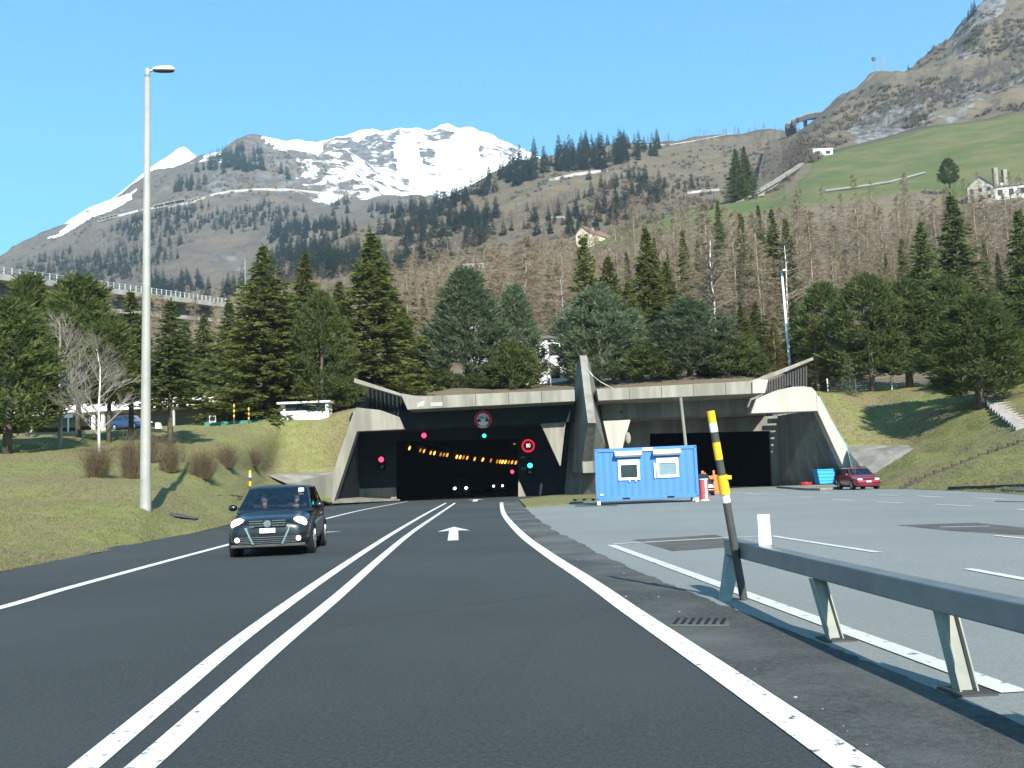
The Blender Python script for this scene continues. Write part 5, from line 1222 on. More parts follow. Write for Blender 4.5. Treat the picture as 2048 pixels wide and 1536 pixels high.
# far roads, galleries, track and pylon on the slopes
ROADF = mat('far_road_cutting', (.30, .28, .24), .95, var=(.38, .36, .32), vscale=.05)
def ribbon(name, pts, w, mt, lift=1.0, kind='structure', both=None):
    m = MB(); vs = []; P3 = []
    for (x0, y0_), (x1, y1_) in zip(pts, pts[1:]):
        n_ = max(2, int(abs(x1 - x0) / 9))
        for k in range(n_): P3.append((x0 + (x1 - x0) * k / n_, y0_ + (y1_ - y0_) * k / n_))
    P3.append(pts[-1])
    for x, y in P3:
        h_ = hit(x, y)
        if h_ is None: continue
        p = h_[0]; vs += [p + Vector((0, -lift, -w / 2 + lift)), p + Vector((0, lift, w / 2 + lift))]
    m.add(vs, [(2*i, 2*i+2, 2*i+3, 2*i+1) for i in range(len(vs) // 2 - 1)])
    # give it a little depth behind
    o = m.build(name, mt); s_ = o.modifiers.new('thick', 'SOLIDIFY'); s_.thickness = .5; return structure(o)
ribbon('mountain_road', [(195, 444), (240, 432), (285, 421), (380, 408), (420, 392), (460, 384), (520, 380), (580, 381), (640, 387), (716, 397)], 5.0, ROADF, .8)
ribbon('mountain_road', [(1085, 366), (1110, 360), (1150, 351), (1190, 346), (1215, 344)], 3.4, ROADF, .6)
ribbon('mountain_road', [(1290, 292), (1340, 291), (1390, 283), (1440, 273), (1500, 262)], 1.3, ROADF, .5)
ribbon('mountain_road', [(1375, 388), (1405, 384), (1440, 381), (1450, 386)], 2.0, ROADF, .4)
ribbon('mountain_road', [(1095, 437), (1140, 436)], 1.4, ROADF, .4)
ribbon('field_path', [(1650, 385), (1720, 376), (1780, 367), (1850, 348)], .7, mat('gravel_path', (.22, .23, .20), .95), .4)
def gallery(pts, hgt, label, npost):
    P3 = [hit(*p)[0] for p in pts]; c = P3[0]; o = thing('avalanche_gallery', label, 'avalanche gallery', c)
    up = Vector((0, -3, 0))
    for nm, z0, z1, dy0, dy1, mt in (('roof', hgt, hgt * 1.25, -3, 8, CONC), ('parapet', -.1 * hgt, .2 * hgt, -3, -2.2, CONC), ('back_wall', -.1 * hgt, hgt, 5, 6, BLACKP)):
        m = MB()
        for a, b in zip(P3, P3[1:]):
            A = [a + Vector((0, dy0, z0)), a + Vector((0, dy1, z0)), a + Vector((0, dy1, z1)), a + Vector((0, dy0, z1))]; B = [b + Vector((0, dy0, z0)), b + Vector((0, dy1, z0)), b + Vector((0, dy1, z1)), b + Vector((0, dy0, z1))]
            m.hull2(A, B)
        m.build(nm, mt, o)
    m = MB()
    for k in range(npost):
        t = k / (npost - 1) * (len(P3) - 1); i = min(int(t), len(P3) - 2); p = P3[i].lerp(P3[i+1], t - i); m.box((p.x - .7, p.y - 2.8, p.z), (p.x + .7, p.y - 1.4, p.z + hgt))
    m.build('column', CONC, o); return o
gallery([(308, 419), (340, 412), (371, 406)], 5.5, 'long avalanche gallery with dark openings on the left mountain road', 4)
gallery([(376, 408), (402, 400)], 4.5, 'short avalanche gallery with slanted piers beside the long one', 5)
gallery([(196, 444), (236, 434)], 4, 'small far avalanche gallery at the left end of the mountain road', 6)
gallery([(600, 490), (626, 482)], 4, 'avalanche gallery among the dark spruces in the middle of the slope', 4)
# curved bridge on the skyline
o = thing('curved_bridge', 'curved viaduct swinging out of the rocky ridge on the skyline', 'bridge', P(1590, 250, 840))
ctr = [(1584, 266, 846), (1580, 256, 838), (1582, 247, 832), (1590, 239, 832), (1604, 233, 838), (1622, 229, 846), (1645, 226, 858)]
m = MB(); m2 = MB()
pts = [P(*c) for c in ctr]
for i in range(len(pts) - 1):
    a, b = pts[i], pts[i+1]; t_ = (b - a); s_ = Vector((-t_.y, t_.x, 0)); s_ = s_.normalized() * 4.5 if s_.length > .1 else Vector((4.5, 0, 0))
    m.hull2([a - s_, a + s_, a + s_ - Vector((0, 0, 4.2)), a - s_ - Vector((0, 0, 4.2))], [b - s_, b + s_, b + s_ - Vector((0, 0, 4.2)), b - s_ - Vector((0, 0, 4.2))])
    m2.hull2([a - s_ + Vector((0, 0, .05)), a + s_ + Vector((0, 0, .05)), a + s_ + Vector((0, 0, 1.0)), a - s_ + Vector((0, 0, 1.0))], [b - s_ + Vector((0, 0, .05)), b + s_ + Vector((0, 0, .05)), b + s_ + Vector((0, 0, 1.0)), b - s_ + Vector((0, 0, 1.0))])
m.build('deck', mat('bridge_dark', (.06, .065, .07), .9), o); m2.build('parapet', CONC, o)
p = P(1612, 246, 845); m = MB(); m.box((p.x - 1.2, p.y, p.z - 30), (p.x + 1.2, p.y + 4, P(1608, 238, 845).z)); m.build('pier', CONC, o)
# inclined track (funicular pipe bridge)
o = thing('inclined_track', 'inclined concrete track on a pale pier crossing the green meadow edge', 'inclined track', P(1500, 395, 430))
a, b, c = P(1476, 409, 412), P(1553, 364, 445), P(1605, 330, 500)
m = MB(); beam(m, a, b, 2.6, 1.3); beam(m, b, c, 2.6, 1.3); m.build('track', CONC, o)
m = MB(); beam(m, a - Vector((0, 0, 1.6)), b - Vector((0, 0, 1.6)), 1.4, .8); m.build('lower_pipe', CONCG, o)
p = P(1520, 392, 428); m = MB(); m.hull2([(p.x - 2.2, p.y - 1, p.z - 6), (p.x + 2.2, p.y - 1, p.z - 6), (p.x + 1.7, p.y - 1, p.z + 1.2), (p.x - 1.7, p.y - 1, p.z + .2)], [(p.x - 2.2, p.y + 2, p.z - 6), (p.x + 2.2, p.y + 2, p.z - 6), (p.x + 1.7, p.y + 2, p.z + 1.2), (p.x - 1.7, p.y + 2, p.z + .2)]); m.build('pier', CONC, o)
PYM = mat('pylon_grey', (.30, .33, .36), .7)
for (xb, yb, xt, yt, lab) in ((1760, 152, 1747, 117, 'lattice mast with a dark cabin top on the rocky skyline'), (1768, 149, 1764, 112, 'slim lattice mast beside the cabin-topped mast on the skyline')):
    b_, t_ = P(xb, yb, 872), P(xt, yt, 872); o = thing('lattice_mast', lab, 'lattice mast', b_)
    m = MB(); cs = [(-1.6, -1.6), (1.6, -1.6), (1.6, 1.6), (-1.6, 1.6)]
    cor = lambda k, f: b_.lerp(t_, f) + Vector((cs[k % 4][0] * (1 - .55 * f), cs[k % 4][1] * (1 - .55 * f), 0))
    for k in range(4):
        m.tube([cor(k, -.3), cor(k, 1)], .16, 4)
        for q in range(6): m.tube([cor(k, q / 6), cor(k + 1, (q + 1) / 6)], .1, 3)
    m.build('lattice', PYM, o)
    if xb == 1760: m = MB(); m.box((t_.x - 1.5, t_.y - 1, t_.z - 2), (t_.x + 1.5, t_.y + 1, t_.z + 1)); m.build('cabin', DGREY, o)
for (px, py, h_, lab) in ((490, 536, 30, 'thin white pole rising above the spruces left of the big spruce'),):
    p = P(px, 560, 420); q = P(px, 517, 420); m = MB(); m.tube([(p.x, p.y, p.z - 12), q], .16, 6); tag(m.build('white_pole', POLEM), lab, 'pole')

# ---------------------------------------------------------------- trees
L_OLIVE = leafmat('spruce_olive', (0.118, 0.136, 0.036), (0.180, 0.188, 0.052), 1.6)
L_DARK = leafmat('pine_dark', (0.094, 0.128, 0.040), (0.158, 0.178, 0.056), 1.4)
L_BLUE = leafmat('pine_blue_green', (0.115, 0.155, 0.080), (0.180, 0.212, 0.112), 1.8)
L_MID = leafmat('spruce_green', (0.100, 0.132, 0.042), (0.160, 0.178, 0.056), 1.5)
L_YEL = leafmat('larch_budding', (0.155, 0.140, 0.030), (0.21, 0.175, 0.045), 1.5)
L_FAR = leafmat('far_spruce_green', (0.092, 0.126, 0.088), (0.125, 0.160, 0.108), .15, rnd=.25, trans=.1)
TWIG = mat('larch_twig', (0.225, 0.178, 0.120), .95, spec=.05, var=(.28, .225, .152), vscale=.4, rnd=.18)
TWIGG = mat('grey_twig', (0.25, 0.22, 0.19), .95, spec=.05, rnd=.15)
BUSHT = mat('bush_twig', (0.105, 0.082, 0.050), .95, spec=.05, var=(.14, .108, .065), vscale=3)
BARK = mat('conifer_bark', (0.080, 0.065, 0.052), .95, spec=.05, var=(.13, .107, .088), vscale=4, stretch=(1, 1, .3))
BARKL = mat('larch_bark', (0.25, 0.21, 0.17), .95, spec=.05, var=(.34, .29, .24), vscale=3, stretch=(1, 1, .3))
BIRCH = mat('birch_bark', (0.66, 0.63, 0.58), .9, spec=.1, var=(.40, .37, .33), vscale=2.5)

class TB:
    """triangles and kites fast"""
    def __init__(s): s.v = []; s.f = []
    def kite(s, p, d, w, side):
        n = len(s.v); q = (p[0] + d[0] * .45, p[1] + d[1] * .45, p[2] + d[2] * .45)
        s.v += [p, (q[0] + side[0] * w, q[1] + side[1] * w, q[2] + side[2] * w + .0), (p[0] + d[0], p[1] + d[1], p[2] + d[2]), (q[0] - side[0] * w, q[1] - side[1] * w, q[2] - side[2] * w)]
        s.f.append((n, n+1, n+2, n+3))
    def sliver(s, p, d, w, side):
        n = len(s.v); s.v += [(p[0] - side[0] * w, p[1] - side[1] * w, p[2] - side[2] * w), (p[0] + side[0] * w, p[1] + side[1] * w, p[2] + side[2] * w), (p[0] + d[0], p[1] + d[1], p[2] + d[2])]
        s.f.append((n, n+1, n+2))
    def mesh(s, name, mt):
        me = bpy.data.meshes.new(name); me.from_pydata(s.v, [], s.f); me.update(); me.materials.append(mt); return me
def rdir(rg):
    z = rg.uniform(-1, 1); a = rg.uniform(0, 2 * math.pi); r = math.sqrt(1 - z * z); return (r * math.cos(a), r * math.sin(a), z)
def trunk_mesh(H, r, mt, seed, lean=0.0, k=8):
    rg = random.Random(seed); m = MB(); n = 7; pts = []; rad = []
    for i in range(n):
        t = i / (n - 1); pts.append((rg.uniform(-1, 1) * lean * t, rg.uniform(-1, 1) * lean * t, H * t - (.5 if i == 0 else 0))); rad.append(r * (1 - t) ** .8 + .015)
    m.tube(pts, rad, k); me = bpy.data.meshes.new('trunk'); me.from_pydata(m.v, [], m.f); me.update(); me.materials.append(mt); me.polygons.foreach_set('use_smooth', [True] * len(m.f)); return me
# unit-height conventions: every prototype is built at its own height Hn and scaled
def spruce(seed, H=16.0, Rm=3.6, lv=58, nb=11, spray=.52, w=.115, base=.03, droop=.28, power=.85, dens=1.0, gap=.08, up=0.0):
    rg = random.Random(seed); t = TB()
    for i in range(lv):
        f = base + (1 - base) * (i / lv) ** 1.02; z = H * f; r = Rm * (1 - f) ** power + .05
        r *= rg.uniform(.78, 1.1)
        for b in range(nb):
            if rg.random() < gap: continue
            a = rg.uniform(0, 2 * math.pi); ln = r * rg.uniform(.6, 1.12); ca, sa = math.cos(a), math.sin(a); dr = droop * rg.uniform(.5, 1.4)
            n = int(max(4, ln / .15 * dens))
            for k in range(n):
                u = .12 + .88 * (k / n) ** .8; rad = u * ln; zz = z - dr * ln * u ** 1.3 + (.18 + up) * ln * u ** 3
                for sd in (-1, 1):
                    if rg.random() < .12: continue
                    sp = rg.uniform(.35, .9) * sd; L = spray * rg.uniform(.6, 1.25) * (1.0 - .35 * u) * (.38 + .62 * min(1, (1 - f) * 3.2))
                    dx, dy = ca * .8 - sa * sp, sa * .8 + ca * sp; dz = rg.uniform(-.55, .15) + up
                    t.kite((ca * rad + rg.uniform(-.08, .08), sa * rad + rg.uniform(-.08, .08), zz + rg.uniform(-.1, .1)), (dx * L, dy * L, dz * L), w * rg.uniform(.7, 1.3), rdir(rg))
    for k in range(14):
        a = rg.uniform(0, 6.28); t.kite((0, 0, H * (.95 + .05 * k / 14)), (math.cos(a) * .22, math.sin(a) * .22, .28), .05, rdir(rg))
    return t
def pine(seed, H=12.0, Rm=3.4, n=420, shape='round', spray=.42, per=30, base=.12, w=.075, upb=.55):
    """clumps of needles spread through an uneven crown"""
    rg = random.Random(seed); t = TB(); lob = [(rg.uniform(0, 6.28), rg.uniform(.2, .9), rg.uniform(.72, 1.18)) for _ in range(16)]
    for i in range(n):
        f = rg.random() ** .9; z = base + (1 - base) * f
        if shape == 'round': rr = math.sin(math.pi * min(1, .10 + .90 * f) ** .72) ** .75
        elif shape == 'cone': rr = (1 - f) ** .72 * min(1, .55 + f * 4)
        else: rr = (1 - f) ** .5 * min(1, .4 + f * 3)
        a = rg.uniform(0, 2 * math.pi); mod = 1.0
        for la, lf, lm in lob:
            dd = math.cos(a - la) * .5 + .5 - abs(f - lf) * 3
            if dd > .6: mod = lm
        rad = Rm * rr * mod * (rg.uniform(.25, 1.0) ** .42); c = (math.cos(a) * rad, math.sin(a) * rad, H * z + rg.uniform(-.15, .15))
        out = (math.cos(a) * .65, math.sin(a) * .65, upb)
        cs = rg.uniform(.75, 1.35)
        for k in range(per):
            q = rdir(rg); d = (out[0] + q[0] * .95, out[1] + q[1] * .95, out[2] + q[2] * .85); L = spray * cs * rg.uniform(.6, 1.2); o = .32 * cs
            q2 = rdir(rg)
            t.kite((c[0] + q2[0] * o, c[1] + q2[1] * o, c[2] + q2[2] * o * .8), (d[0] * L, d[1] * L, d[2] * L), w * rg.uniform(.7, 1.4), rdir(rg))
    return t
def bare(seed, H=18.0, Rm=3.0, nb=150, twigs=40, base=.15, power=.75, up=.15, w=.016, tl=.65, wb=.016, fan=0.0, hang=.2):
    """leafless crown: limbs with fine twigs"""
    rg = random.Random(seed); t = TB()
    for i in range(nb):
        f = base + (1 - base) * rg.random(); z = H * f; ln = (Rm * (1 - f) ** power + .15) * rg.uniform(.6, 1.15); a = rg.uniform(0, 6.283); ca, sa = math.cos(a), math.sin(a)
        el = up + rg.uniform(-.18, .18) + fan * (f - .2)
        d = (ca * math.cos(el) * ln, sa * math.cos(el) * ln, math.sin(el) * ln)
        side = (-sa, ca, 0); t.sliver((0, 0, z), d, wb * (1.3 - f), side); t.sliver((0, 0, z), d, wb * (1.3 - f), (0, 0, 1))
        for k in range(twigs):
            u = rg.uniform(.15, 1.0); p = (d[0] * u, d[1] * u, z + d[2] * u); q = rdir(rg); L = tl * rg.uniform(.4, 1.2)
            dd = ((ca * .5 + q[0]) * L, (sa * .5 + q[1]) * L, (q[2] * .7 - hang + .35 * up) * L)
            t.sliver(p, dd, w * rg.uniform(.7, 1.3), rdir(rg))
    return t
def broad_bare(seed, H=9.0, nl=26, w=.06, spread=.9):
    rg = random.Random(seed); t = TB()
    def branch(p, d, L, r, lev):
        e = (p[0] + d[0] * L, p[1] + d[1] * L, p[2] + d[2] * L)
        s = Vector(d).orthogonal().normalized(); s2 = Vector(d).cross(s)
        n = len(t.v)
        for q, rr in ((p, r), (e, r * .55)):
            for k in range(3):
                a = 2.094 * k; o = s * (math.cos(a) * rr) + s2 * (math.sin(a) * rr); t.v.append((q[0] + o.x, q[1] + o.y, q[2] + o.z))
        t.f += [(n, n+1, n+4, n+3), (n+1, n+2, n+5, n+4), (n+2, n, n+3, n+5)]
        if lev >= 4: return
        m = {0: 5, 1: 4, 2: 4, 3: 3}[lev]
        for k in range(m):
            u = rg.uniform(.3, 1.0); q = tuple(p[i] + (e[i] - p[i]) * u for i in range(3)); g_ = rdir(rg); nd = Vector((d[0] + g_[0] * .75, d[1] + g_[1] * .75, d[2] + g_[2] * .5 + .12)).normalized(); branch(q, tuple(nd), L * rg.uniform(.5, .75), r * .5, lev + 1)
    for i in range(nl):
        f = .18 + .7 * i / nl; a = rg.uniform(0, 6.28); el = rg.uniform(.45, .85) + f * .35; branch((0, 0, H * f), (math.cos(a) * math.cos(el), math.sin(a) * math.cos(el), math.sin(el)), H * .26 * (1.25 - f), w * (1.15 - f), 1)
    return t
def bush(seed, H=2.0, Rm=1.1, n=800):
    rg = random.Random(seed); t = TB()
    for i in range(n):
        a = rg.uniform(0, 6.28); r0 = rg.uniform(0, .5) * Rm; tilt = rg.uniform(0, .85) * (r0 / Rm + .5); L = H * rg.uniform(.55, 1.05)
        p = (math.cos(a) * r0, math.sin(a) * r0, 0); d = (math.cos(a) * math.sin(tilt) * L, math.sin(a) * math.sin(tilt) * L, math.cos(tilt) * L); t.sliver(p, d, .007, rdir(rg))
        for k in range(7):
            u = rg.uniform(.15, 1); q = rdir(rg); l = rg.uniform(.15, .42); t.sliver((p[0] + d[0] * u, p[1] + d[1] * u, d[2] * u), ((d[0] / L * .6 + q[0] * .7) * l, (d[1] / L * .6 + q[1] * .7) * l, (.6 + q[2] * .6) * l), .008, rdir(rg))
    return t
def far_spruce(seed, H=14.0, Rm=2.3, n=260):
    rg = random.Random(seed); t = TB()
    for i in range(n):
        f = .03 + .97 * rg.random() ** 1.25; a = rg.uniform(0, 6.28); r = (Rm * (1 - f) ** .85 + .1) * rg.uniform(.35, .95)
        p = (math.cos(a) * r * .3, math.sin(a) * r * .3, H * f); L = r * .95 + .5; t.kite(p, (math.cos(a) * L, math.sin(a) * L, rg.uniform(-.55, -.05) * L + .25), .55 * rg.uniform(.7, 1.2) * (1.15 - f), (-math.sin(a), math.cos(a), rg.uniform(-.3, .3)))
    return t
PROTO = {}
def proto(key, crown, cmat, H, trunkr, tmat, seed, top=.96, lean=.12):
    PROTO[key] = (crown.mesh('crown', cmat), trunk_mesh(H * top, trunkr, tmat, seed, lean), H)
proto('olive', spruce(1), L_OLIVE, 16, .15, BARK, 1)
proto('olive2', spruce(2, Rm=4.2, lv=58, droop=.34, gap=.12), L_OLIVE, 16, .16, BARK, 2)
proto('green', spruce(3, Rm=3.1, lv=54), L_MID, 16, .14, BARK, 3)
proto('green2', spruce(4, Rm=3.6, lv=46, nb=9, gap=.15, spray=.55), L_MID, 16, .15, BARK, 4)
proto('green3', spruce(24, Rm=3.3, lv=40, nb=10, gap=.12, base=.30), L_MID, 16, .16, BARK, 24)
proto('slim', spruce(5, Rm=2.1, lv=50, nb=9, gap=.1, power=.7), L_OLIVE, 16, .13, BARK, 5)
proto('blue_cone', pine(6, 14, 3.7, 760, 'cone', per=28, upb=.85, base=.05, spray=.38), L_BLUE, 14, .26, BARK, 6)
proto('blue_round', pine(7, 12, 4.0, 760, 'round', per=28, upb=.6, base=.06), L_BLUE, 12, .26, BARK, 7)
proto('dark', pine(8, 12, 3.5, 520, 'dome', per=30, base=.16), L_DARK, 12, .25, BARK, 8)
proto('dark2', pine(9, 12, 3.8, 480, 'round', per=30, base=.17), L_DARK, 12, .25, BARK, 9)
proto('dark3', pine(19, 12, 3.6, 480, 'dome', per=30, base=.33), L_DARK, 12, .2, BARK, 19)
proto('shrub', pine(10, 5, 2.2, 260, 'round', per=28, base=.02), L_MID, 5, .12, BARK, 10)
proto('small_blue', spruce(11, H=4, Rm=.95, lv=22, nb=8, spray=.22, w=.04, base=.03, droop=.1, up=.15), L_BLUE, 4, .07, BARK, 11)
proto('budding', spruce(12, H=10, Rm=1.9, lv=40, nb=9, spray=.36, w=.07, gap=.1, up=.25, droop=.05), L_YEL, 10, .14, BARKL, 12)
proto('larch', bare(13), TWIG, 18, .11, BARKL, 13)
proto('larch2', bare(14, Rm=2.6, nb=150), TWIG, 18, .10, BARKL, 14)
proto('larch3', bare(15, Rm=3.8, nb=200, twigs=40, up=.05), TWIG, 18, .14, BARKL, 15)
proto('birch', bare(16, H=12, Rm=3.4, nb=34, twigs=9, up=.75, base=.2, w=.02, wb=.085), TWIGG, 12, .055, BIRCH, 16, lean=.12)
proto('greybroad', broad_bare(17), TWIGG, 9, .15, BARKL, 17, top=.9, lean=.25)
proto('greybroad2', broad_bare(18, nl=20), TWIGG, 9, .11, BIRCH, 18, top=.85, lean=.3)
NT = 0
def tree(key, px, pytop, Y, hw, label, name, cat='tree', group=None, pyb=None, rz=None, kind=None):
    global NT; NT += 1
    cm_, tm_, H = PROTO[key]; t = P(px, pytop, Y); zb_ = ground(t.x, Y) if pyb is None else P(px, pyb, Y).z
    # keep the pixel column under the crown centre
    h = max(1.0, t.z - zb_); s = h / H
    Rn = RAD.get(key) or sorted(math.hypot(v.co.x, v.co.y) for v in cm_.vertices)[int(len(cm_.vertices) * .92)]; RAD[key] = Rn
    sw = s if hw is None else min(max((hw / FPX * Y) / Rn, s * .45), s * 1.9)
    o = thing(name, label, cat, (t.x, Y, zb_ - .1), (NT * 2.399) % 6.28 if rz is None else rz, group); o.scale = (sw, sw, s)
    tr = bpy.data.objects.new('trunk', tm_); COL.objects.link(tr); tr.parent = o
    cr = bpy.data.objects.new('crown', cm_); COL.objects.link(cr); cr.parent = o
    return o
RAD = {}
# left of the portal
for a in [('dark', 18, 606, 56, 105, 'dense dark pine at the very left edge of the grass bank', 'pine_tree'),
    ('dark3', 58, 556, 74, 62, 'dark pine with a narrow top standing against the viaduct girder, nearest the left edge', 'pine_tree'),
    ('dark3', 158, 558, 70, 82, 'broad dark pine rising past the viaduct railing behind the bare grey tree', 'pine_tree'),
    ('green3', 262, 578, 73, 58, 'grey-green thin-topped spruce directly left of the tall street lamp', 'spruce_tree'),
    ('dark3', 218, 645, 66, 68, 'low dark pine behind the blue car, its trunk in shade', 'pine_tree'),
    ('green3', 340, 596, 66, 62, 'open green spruce with a bare lower trunk just right of the tall street lamp', 'spruce_tree'),
    ('green', 408, 625, 106, 58, 'slim green spruce under the low end of the viaduct', 'spruce_tree'),
    ('green', 458, 596, 106, 55, 'dark green spruce against the brown slope left of the large olive spruce', 'spruce_tree'),
    ('olive2', 528, 488, 91, 118, 'large olive spruce with drooping boughs behind the striped poles', 'spruce_tree'),
    ('olive', 610, 503, 97, 72, 'olive spruce between the two largest spruces, its tip bare', 'spruce_tree'),
    ('dark2', 640, 588, 89, 62, 'blue-green pine with a leaning bare trunk beside the white shed', 'pine_tree'),
    ('olive', 742, 462, 99, 118, 'tallest olive-green spruce above the left canopy arm of the portal', 'spruce_tree'),
    ('shrub', 694, 762, 91, 46, 'round green bushy pine crouching beside the left wing wall', 'pine_bush'),
    ('green', 545, 785, 90, 55, 'short green spruce at the back of the left grass bank', 'spruce_tree'),
    ('green', 370, 640, 107, 60, 'green spruce filling the gap between the slim spruce and the open pine', 'spruce_tree'),
    ('dark', 100, 588, 107, 78, 'dark pine between the two pines that overlap the viaduct', 'pine_tree'),
    ('olive', 572, 580, 104, 62, 'half hidden olive spruce right behind the large olive spruce', 'spruce_tree'),
    ('olive', 678, 560, 106, 62, 'olive spruce tucked behind the left side of the tallest spruce', 'spruce_tree'),
    ('olive', 806, 612, 108, 56, 'lower olive spruce behind the right side of the tallest spruce', 'spruce_tree'),
    ('green', 848, 660, 104, 46, 'short green spruce at the left flank of the conical blue-green pine', 'spruce_tree'),
    # above the portals
    ('blue_cone', 930, 545, 105, 92, 'tall conical blue-green pine with upright shoots over the tunnel mouth', 'pine_tree'),
    ('blue_cone', 1028, 574, 107, 55, 'slimmer blue-green pine right of the tall conical one', 'pine_tree'),
    ('shrub', 1022, 690, 101, 52, 'yellow-green low pine before the white building', 'pine_tree'),
    ('shrub', 876, 735, 101, 72, 'low green pine spreading along the left part of the canopy', 'pine_tree'),
    ('shrub', 950, 745, 100.5, 50, 'low dark green pine at the foot of the tall conical pine', 'pine_tree'),
    ('birch', 1098, 690, 103, 40, 'thin bare young birch partly veiling the white building', 'birch_tree'),
    ('blue_round', 1192, 578, 103, 88, 'round grey-green pine right behind the concrete fin', 'pine_tree'),
    ('slim', 1166, 470, 118, 48, 'pointed spruce rising behind the round grey-green pine', 'spruce_tree'),
    ('olive', 1215, 510, 122, 60, 'olive spruce behind the right shoulder of the round grey-green pine', 'spruce_tree'),
    ('olive', 1290, 452, 128, 58, 'tall yellowish spruce in the middle of the wood above the right portal', 'spruce_tree'),
    ('slim', 1255, 560, 116, 50, 'yellow-green spruce between the two large round pines', 'spruce_tree'),
    ('green', 1330, 520, 130, 45, 'dark narrow spruce beside the tall yellowish spruce', 'spruce_tree'),
    ('blue_round', 1372, 600, 100, 100, 'broad dark green pine overhanging the right canopy edge', 'pine_tree'),
    ('shrub', 1452, 668, 100, 62, 'lower spreading green pine at the right end of the canopy', 'pine_tree'),
    ('shrub', 1300, 690, 99, 55, 'low green pine beside the fin cable above the right portal', 'pine_tree'),
    ('olive', 1480, 610, 112, 50, 'olive spruce between the birch and the budding larch', 'spruce_tree'),
    ('green', 1585, 600, 120, 50, 'shaded spruce directly behind the white street lamp', 'spruce_tree'),
    ('green', 1690, 620, 116, 48, 'dark spruce in the gap between the thin-crowned pine and the round dark pine', 'spruce_tree'),
    ('shrub', 1500, 705, 101, 50, 'low bushy pine at the foot of the raised canopy arm', 'pine_tree'),
    ('green2', 1510, 600, 116, 52, 'shaded dark spruce behind the budding larch', 'spruce_tree'),
    ('budding', 1545, 645, 108, 38, 'yellow-green budding larch left of the white street lamp', 'larch_tree'),
    ('budding', 1626, 635, 103, 46, 'yellow-green budding larch right of the white street lamp', 'larch_tree'),
    ('larch3', 1048, 478, 126, 92, 'bare brown larch with wide layered branches above the white building', 'larch_tree'),
    ('birch', 1420, 470, 124, 62, 'bare white-stemmed birch standing out in the wood above the right portal', 'birch_tree'),
    ('birch', 1566, 480, 138, 48, 'bare white-stemmed birch directly above the white street lamp', 'birch_tree'),
    ('birch', 1122, 548, 122, 24, 'slim pale birch stem beside the bare brown larch', 'birch_tree'),
    # right
    ('dark', 1642, 570, 109, 56, 'thin-crowned pine with a visible stem behind the budding larch', 'pine_tree'),
    ('dark2', 1728, 553, 99, 80, 'round dark pine just behind the small blue spruce', 'pine_tree'),
    ('dark', 1803, 568, 101, 82, 'dense dark pine in the middle of the right-hand row', 'pine_tree'),
    ('dark2', 1885, 556, 100, 88, 'dense pine with grey-green tips right of the middle of the row', 'pine_tree'),
    ('green', 1840, 440, 126, 60, 'tall green spruce above the right-hand pine row, the shorter of two', 'spruce_tree'),
    ('green', 1902, 386, 130, 70, 'tallest green spruce above the right-hand pine row', 'spruce_tree'),
    ('dark', 1942, 600, 80, 128, 'wide low-branched pine on the brow of the right bank, shading the grass', 'pine_tree'),
    ('green', 2036, 415, 110, 62, 'tall spruce cut by the right edge', 'spruce_tree'),
    ('dark2', 2062, 560, 86, 100, 'dark pine cut by the right edge above the stone stair', 'pine_tree'),
    ('small_blue', 1695, 708, 96, 20, 'small blue spruce alone on the brow of the right bank', 'spruce_tree'),
    ('green', 1470, 296, 418, 24, 'dark twin spruce at the meadow edge beside the inclined track, the fuller one', 'spruce_tree'),
    ('green', 1487, 292, 424, 22, 'dark twin spruce at the meadow edge beside the inclined track, the pointed one', 'spruce_tree'),
    ('dark', 1895, 318, 345, 18, 'small dark pine on the green meadow left of the barn', 'pine_tree', 'tree', None, 374),
    ('greybroad', 122, 612, 60, 78, 'bare grey tree with fanning limbs before the left pines', 'bare_tree'),
    ('greybroad2', 198, 655, 54, 66, 'small bare birch with spreading limbs rising from the bushes', 'bare_tree')]:
    tree(*a)
for x, yt, hw, lab in [(196, 880, 36, 'leftmost bare brown bush on the bank'), (262, 860, 28, 'bare brown bush half behind the tall street lamp'), (338, 870, 28, 'bare brown bush just right of the tall street lamp, behind the pole shadow'),
        (405, 890, 34, 'bare brown bush where the street lamp shadow climbs'), (453, 884, 27, 'bare brown bush right of the lamp shadow bush'), (506, 895, 22, 'smallest bare bush, right end of the row'), (300, 856, 22, 'bare brown bush close behind the tall street lamp pole')]:
    if 'bush' not in PROTO: PROTO['bush'] = (bush(20).mesh('twigs', BUSHT), None, 2.0)
    pyb = {196: 955, 262: 957, 338: 945, 405: 958, 453: 936, 506: 932, 300: 925}[x]
    h_ = hit(x, pyb)[0]; hgt = (pyb - yt) / FPX * h_.y; o = link('bare_bush', PROTO['bush'][0]); tag(o, lab, 'bush', 'bare bushes on the left bank'); o.location = h_; s_ = hgt / 2.1; o.scale = (hw / FPX * h_.y / 1.1,) * 2 + (s_,); o.rotation_euler = (0, 0, x * 1.7)

